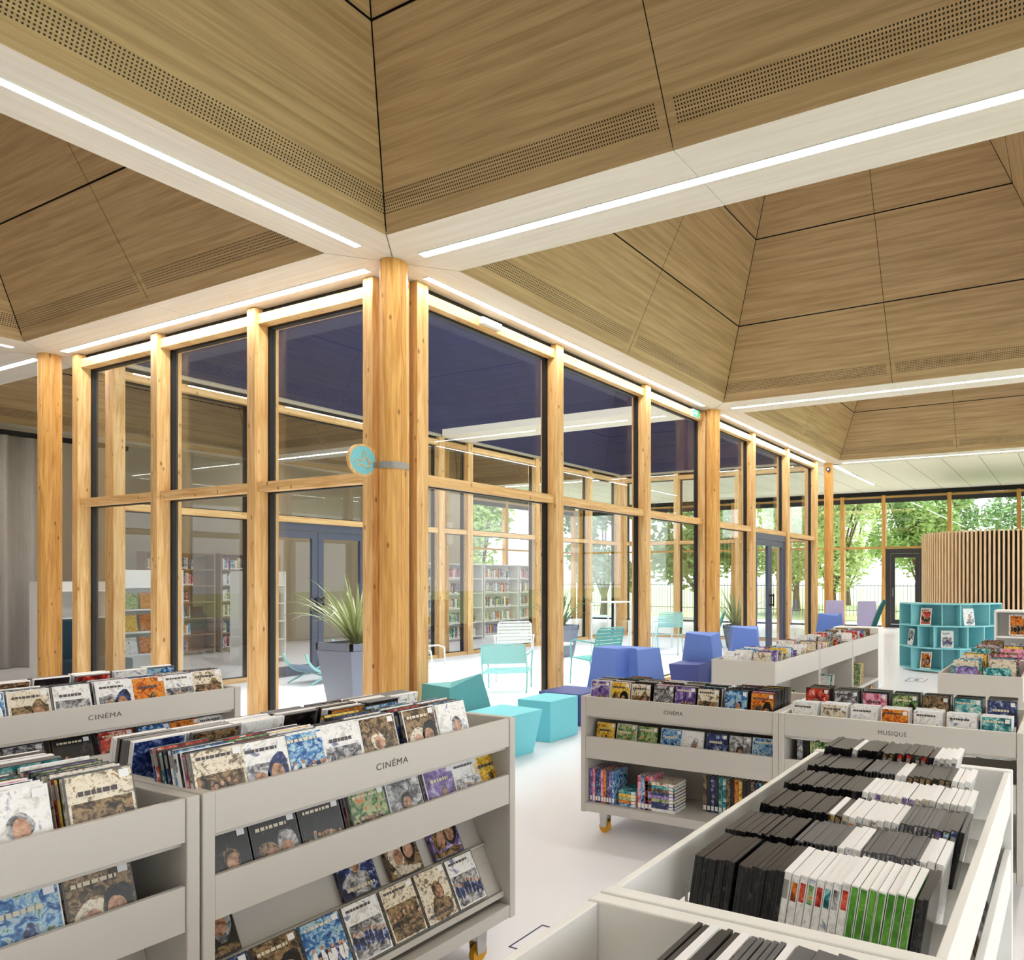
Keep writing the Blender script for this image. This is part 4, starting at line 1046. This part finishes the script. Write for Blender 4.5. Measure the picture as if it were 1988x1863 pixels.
def finish_books(most=290):
    SB.sort(key=lambda e: e[0])
    for _, M, me, label in SB[:most]:
        o = bpy.data.objects.new('shelf_book', me); COL.objects.link(o); o.matrix_world = M; tag(o, label, 'book')
    merge([(M, me) for _, M, me, l in SB[most:]], 'book_rows', 'further rows of books on the bookcases beyond the courtyard', 'book')
wood_sh = mat('brown_wood_shelf', (150, 112, 78), .5, noise=.1)
for k in range(4):
    bookcase('white bookcase beyond the courtyard, %s from the left' % nth(k+1), (10.9+k*1.25, 13.3), 0, 1.2, 1.85, 5, white_in, '%s white bookcase beyond the courtyard' % nth(k+1), 24)
for k in range(2):
    bookcase('brown wooden bookcase beyond the courtyard door, %s one' % ('left', 'right')[k], (7.3+k*1.3, 15.6), 0, 1.2, 2.0, 6, wood_sh, '%s brown bookcase' % ('left', 'right')[k], 20)
def rack(label, loc, where):
    o = thing('display_rack', label, 'rack', (*loc, 0), 0); wd = .75; h = 1.62
    for x0 in (0, wd-.025): MB().box(x0, x0+.025, 0, .35, 0, h).build('side_panel', white_in, o)
    MB().box(.026, wd-.026, .33, .35, .05, h).build('back_panel', white_in, o)
    F = Matrix.Translation((*loc, 0))
    for r in range(5):
        z = .08+r*.32; MB().box(.026, wd-.026, 0, .329, z, z+.02).build('shelf_board', white_in, o)
        if r in (1, 2, 3, 4) and r < 5 and z < 1.3:
            for k in range(3):
                p = rnd.choice(['yellow', 'green', 'orange', 'white', 'pink', 'yellow'])
                put(F, book('picture_book', .19, .24, .01, p), 'picture_book', .14+k*.225, .12, z+.0205, '%s picture book, %s on the %s shelf of %s' % (p, nth(k+1), nth(r+1), where), 'book', (R(-12), 0, 0))
rack('white display rack seen through the leftmost window', (5.35, 12.0), 'the rack behind the leftmost window')
rack('white display rack seen through the second window from the left', (7.45, 12.9), 'the rack behind the second window')
o = thing('low_cabinet', 'white low shelf beyond the left column, papers on its shelves', 'cabinet', (4.95, 13.2, 0))
for x0 in (0, .78): MB().box(x0, x0+.02, 0, .4, 0, 1.45).build('side_panel', white_in, o)
MB().box(.021, .779, .38, .4, 0, 1.45).build('back_panel', white_in, o)
for z in (.1, .5, .9, 1.3): MB().box(.021, .779, 0, .379, z, z+.02).build('shelf_board', white_in, o)
o = thing('tub_chair', 'dark teal tub chair behind the left wooden column', 'chair', (5.0, 11.9, 0))
MB().box(-.3, .3, -.3, .3, .1, .42).build('seat', mat('dark_petrol_fabric', (18, 52, 66), .8), o, bevel=.03)
MB().box(-.34, .34, .301, .4, .1, .95).build('backrest', MATS['dark_petrol_fabric'], o, bevel=.03)
for sx in (-.25, .25):
    for sy in (-.25, .3): MB().cyl((sx, sy, 0), .02, .1, seg=8).build('leg', chrome_m, o)
# hanging loop chair with pale blue frame
o = thing('loop_chair', 'chair with a pale blue curved tubular frame, seen through the second window', 'chair', (6.75, 9.6, .007))
ring = [(.38*math.cos(a), 0, .5+.36*math.sin(a)) for a in [R(-170+i*14) for i in range(14)]]
MB().tube(ring, .018).tube([(p[0], .5, p[2]) for p in ring], .018).build('frame', pale, o, smooth=True)
m = MB(); 
for i in range(2, 12):
    a, b = ring[i], ring[i+1]; m.add([(a[0], .01, a[2]), (b[0], .01, b[2]), (b[0], .49, b[2]), (a[0], .49, a[2])], [(0, 1, 2, 3), (3, 2, 1, 0)])
m.build('sling_seat', mat('grey_mesh_sling', (150, 170, 190), .6), o)
for yy in (0, .5): MB().tube([(-.3, yy, .012), (0, yy, .14), (.3, yy, .012)], .014).build('leg', pale, o)
# curtain
cur = mat('grey_curtain_fabric', (186, 180, 174), .8, noise=.06)
root = thing('curtain', 'floor length grey curtain at the far left', 'curtain', (4.2, 16.0, 0))
m = MB(); nx = 160
for i in range(nx):
    def pt(i, z): x = i*1.75/nx; return (x, .09*math.sin(x*18+.6*math.sin(x*5))*(1-.1*z/4), z)
    m.add([pt(i, .02), pt(i+1, .02), pt(i+1, 3.86), pt(i, 3.86)], [(0, 1, 2, 3)])
cu = m.build('cloth', cur, root, smooth=True); sm = cu.modifiers.new('s', 'SOLIDIFY'); sm.thickness = .004
MB().box(-1, 3.0, -.05, .05, 3.87, 3.95).build('curtain_rail', black_gap, root)

# ------------------------------------------------------------------ small fittings
o = thing('wall_sign', 'round wooden sign with light blue face, on a grey bracket of the corner column', 'sign', (3.98, 5.28, 2.465))
MB().cyl((0, -.012, 0), .132, .024, seg=40, axis='y').build('disc', post_m, o)
fc = MB().cyl((0, -.0135, 0), .116, .0012, seg=40, axis='y').build('blue_face', mat('sign_light_blue', (122, 196, 212), .5), o)
m = MB()
def sw(pts, r=.006):
    m.tube([(a, -.0155, b) for a, b in pts], r, seg=6)
sw([(-.085, -.03), (-.05, .0), (-.02, -.01), (.02, .03), (.05, .0), (.085, -.01)]); sw([(-.07, -.06), (-.03, -.035), (.02, -.05), (.07, -.045)]); sw([(-.01, .02), (.0, .07), (.03, .05)]); sw([(.035, .005), (.06, -.03), (.04, -.07)])
m.build('pictogram', mat('sign_tan_line', (206, 186, 150), .5), o)
brk = MB()
n = 20; rr = .111
for k in range(n):
    a0, a1 = R(150+k*9), R(150+(k+1)*9); cxx, cyy = GX-3.98, GY-5.28
    P = lambda a, r, z: (cxx+r*math.cos(a), cyy+r*math.sin(a), z)
    brk.hexa([P(a0, rr, -.055), P(a0, rr+.004, -.055), P(a1, rr+.004, -.055), P(a1, rr, -.055)], [P(a0, rr, .0), P(a0, rr+.004, .0), P(a1, rr+.004, .0), P(a1, rr, .0)])
brk.box(.09, .115, -.03, .03, -.05, -.005)
brk.build('bracket', mat('grey_steel_strap', (150, 148, 146), .4, metal=.3), o)
o = thing('emergency_light', 'small white box light on the head rail of the first right hand window', 'light', (5.42, 5.30, 4.045))
MB().box(-.13, .13, -.03, .03, -.035, .03).build('housing', white_in, o, bevel=.004); MB().box(-.12, .12, -.034, -.03, -.03, .01).build('lens', white_plastic, o)
o = thing('exit_sign', 'tiny white and green exit box under the ceiling beside the second column', 'sign', (9.7, 5.31, 4.03))
MB().box(-.11, .11, -.02, .02, -.05, .06).build('housing', white_in, o); MB().box(-.1, .1, -.022, -.02, -.045, .055).build('green_panel', mat('exit_green', (60, 170, 120), .5), o)
MB().prism([(-.06, -.01), (-.01, -.01), (-.01, -.03), (.03, .003), (-.01, .036), (-.01, .016), (-.06, .016)], -.024, -.022).build('arrow', white_plastic, o)
o = thing('spot_camera', 'small round dark fitting at the top of the far wooden column', 'camera', (X(2)-.13, Y(0)-.03, 4.0))
MB().cyl((-.02, 0, 0), .05, .04, axis='x', seg=20).build('housing', gasket_m, o); MB().cyl((-.03, 0, 0), .025, .008, axis='x', seg=16).build('lens', white_plastic, o)
def socket(label, x0, y0, s):
    o = thing('floor_socket', label, 'floor outlet', (x0, y0, 0), 0)
    m = MB(); h = .0025
    for a, b, c, d in ((-.17, .17, -.12, -.112), (-.17, .17, .112, .12), (-.17, -.162, -.112, .112), (.162, .17, -.06, .112), (-.05, .05, -.03, -.024), (-.05, .05, .024, .03), (-.05, -.044, -.024, .024), (.044, .05, -.024, .024)):
        m.box(a*s, b*s, c*s, d*s, .0, h)
    m.build('seam_lines', mat('dark_blue_line', (52, 56, 96), .5), o)
    MB().box(-.012*s, .012*s, -.012*s, .012*s, 0, .006).build('pull_ring', gasket_m, o)
socket('square floor socket lid outlined on the pale floor between the foreground bins', 2.335, 2.015, .6)
socket('floor socket lid on the floor before the teal curved shelf', 10.65, 2.12, 1.1)

# ------------------------------------------------------------------ garden
leafs = [mat('leaf_light', (200, 218, 152), .6, noise=.3, nscale=1.5), mat('leaf_mid', (170, 198, 128), .6, noise=.3, nscale=1.5), mat('leaf_dark', (138, 170, 116), .6, noise=.3, nscale=1.5)]
for m_ in leafs: m_.node_tree.nodes['Principled BSDF'].inputs['Transmission Weight'].default_value = 0
bark = mat('brown_bark', (110, 92, 74), .9, noise=.3, nscale=10)
def tree(label, x, y, r, h, trunk, n=2600, seed=0, ls=.16, mi=0):
    rn = random.Random(seed); root = thing('tree', label, 'tree', (x, y, -.14))
    m = MB(); cl = []
    for k in range(16):
        a = rn.uniform(0, 6.283); q = r*math.sqrt(rn.random())*.8; cl.append((q*math.cos(a), q*math.sin(a), trunk+(h-trunk)*rn.uniform(.15, .9), r*rn.uniform(.28, .5)))
    for k in range(n):
        c = rn.choice(cl); v = Vector((rn.gauss(0, 1), rn.gauss(0, 1), rn.gauss(0, .8))).normalized()*c[3]*(rn.random()**.33)
        p = Vector(c[:3])+v; a = Vector((rn.gauss(0, 1), rn.gauss(0, 1), rn.gauss(0, .5))).normalized(); b = a.cross(Vector((rn.gauss(0, 1), rn.gauss(0, 1), 1))).normalized()
        s = ls*rn.uniform(.6, 1.5)
        m.add([p-a*s, p-b*s*.45, p+a*s, p+b*s*.45], [(0, 1, 2, 3)])
    m.build('foliage', leafs[mi], root)
    t = MB().cyl((0, 0, 0), .16+.02*r, trunk+.6, seg=10, r2=.1)
    for c in cl[:8]: t.tube([(0, 0, trunk*.8), (c[0]*.5, c[1]*.5, (trunk+c[2])/2), c[:3]], .04, seg=6)
    t.build('trunk', bark, root)
trees = [(27.8, 8.9, 2.3, 7.6, 1.0, 0, 'leafy light green tree outside, seen past the far wooden column'), (31.2, 6.0, 2.2, 6.6, 1.0, 1, 'bushy mid green tree behind the dark glazed door'),
 (35.6, 1.2, 2.4, 6.6, 1.2, 2, 'darker tree above the slatted enclosure'), (38.5, 7.2, 2.9, 8, 1.0, 2, 'tall dark tree in the distance behind the glazed door'), (33.5, 12.6, 3.0, 8, 1.0, 0, 'light green tree seen across the far end of the courtyard'),
 (25.6, 13.6, 2.3, 7.5, .8, 1, 'mid green tree near the building, seen through the courtyard'), (23.2, 23.4, 2.4, 8, .8, 0, 'light green tree outside the corner of the two garden facades'),
 (18.6, 21.2, 2.0, 7.5, .8, 1, 'mid green tree outside above the white bookcases'), (26.0, 18.8, 2.3, 7.5, .7, 2, 'dark tree just behind the corner of the glazed facades'), (21.5, 29, 3.0, 9, .8, 2, 'big dark tree at the back of the garden'), (42, 12.5, 3.6, 9, 1.0, 0, 'pale tree far out across the lawn')]
for k, (x, y, r, h, t, mi, lab) in enumerate(trees): tree(lab, x, y, r, h, t, seed=k+3, mi=mi, n=11000 if k < 5 else 6000, ls=.115 if k < 5 else .15)
root = thing('garden_fence', 'thin grey picket fence across the lawn outside', 'fence', (29.5, 0, -.14))
MB().box(-.02, .02, -12, 26, .25, .29).box(-.02, .02, -12, 26, 1.3, 1.34).build('rail', mat('grey_fence', (150, 156, 160), .5), root)
m = MB()
for k in range(250): m.box(-.01, .01, -12+k*.152, -11.98+k*.152, .02, 1.45)
m.build('pickets', MATS['grey_fence'], root, kind='stuff')
finish_dvds()
finish_books()
print('DVDS', NDVD[0], 'OBJECTS', len(bpy.data.objects))
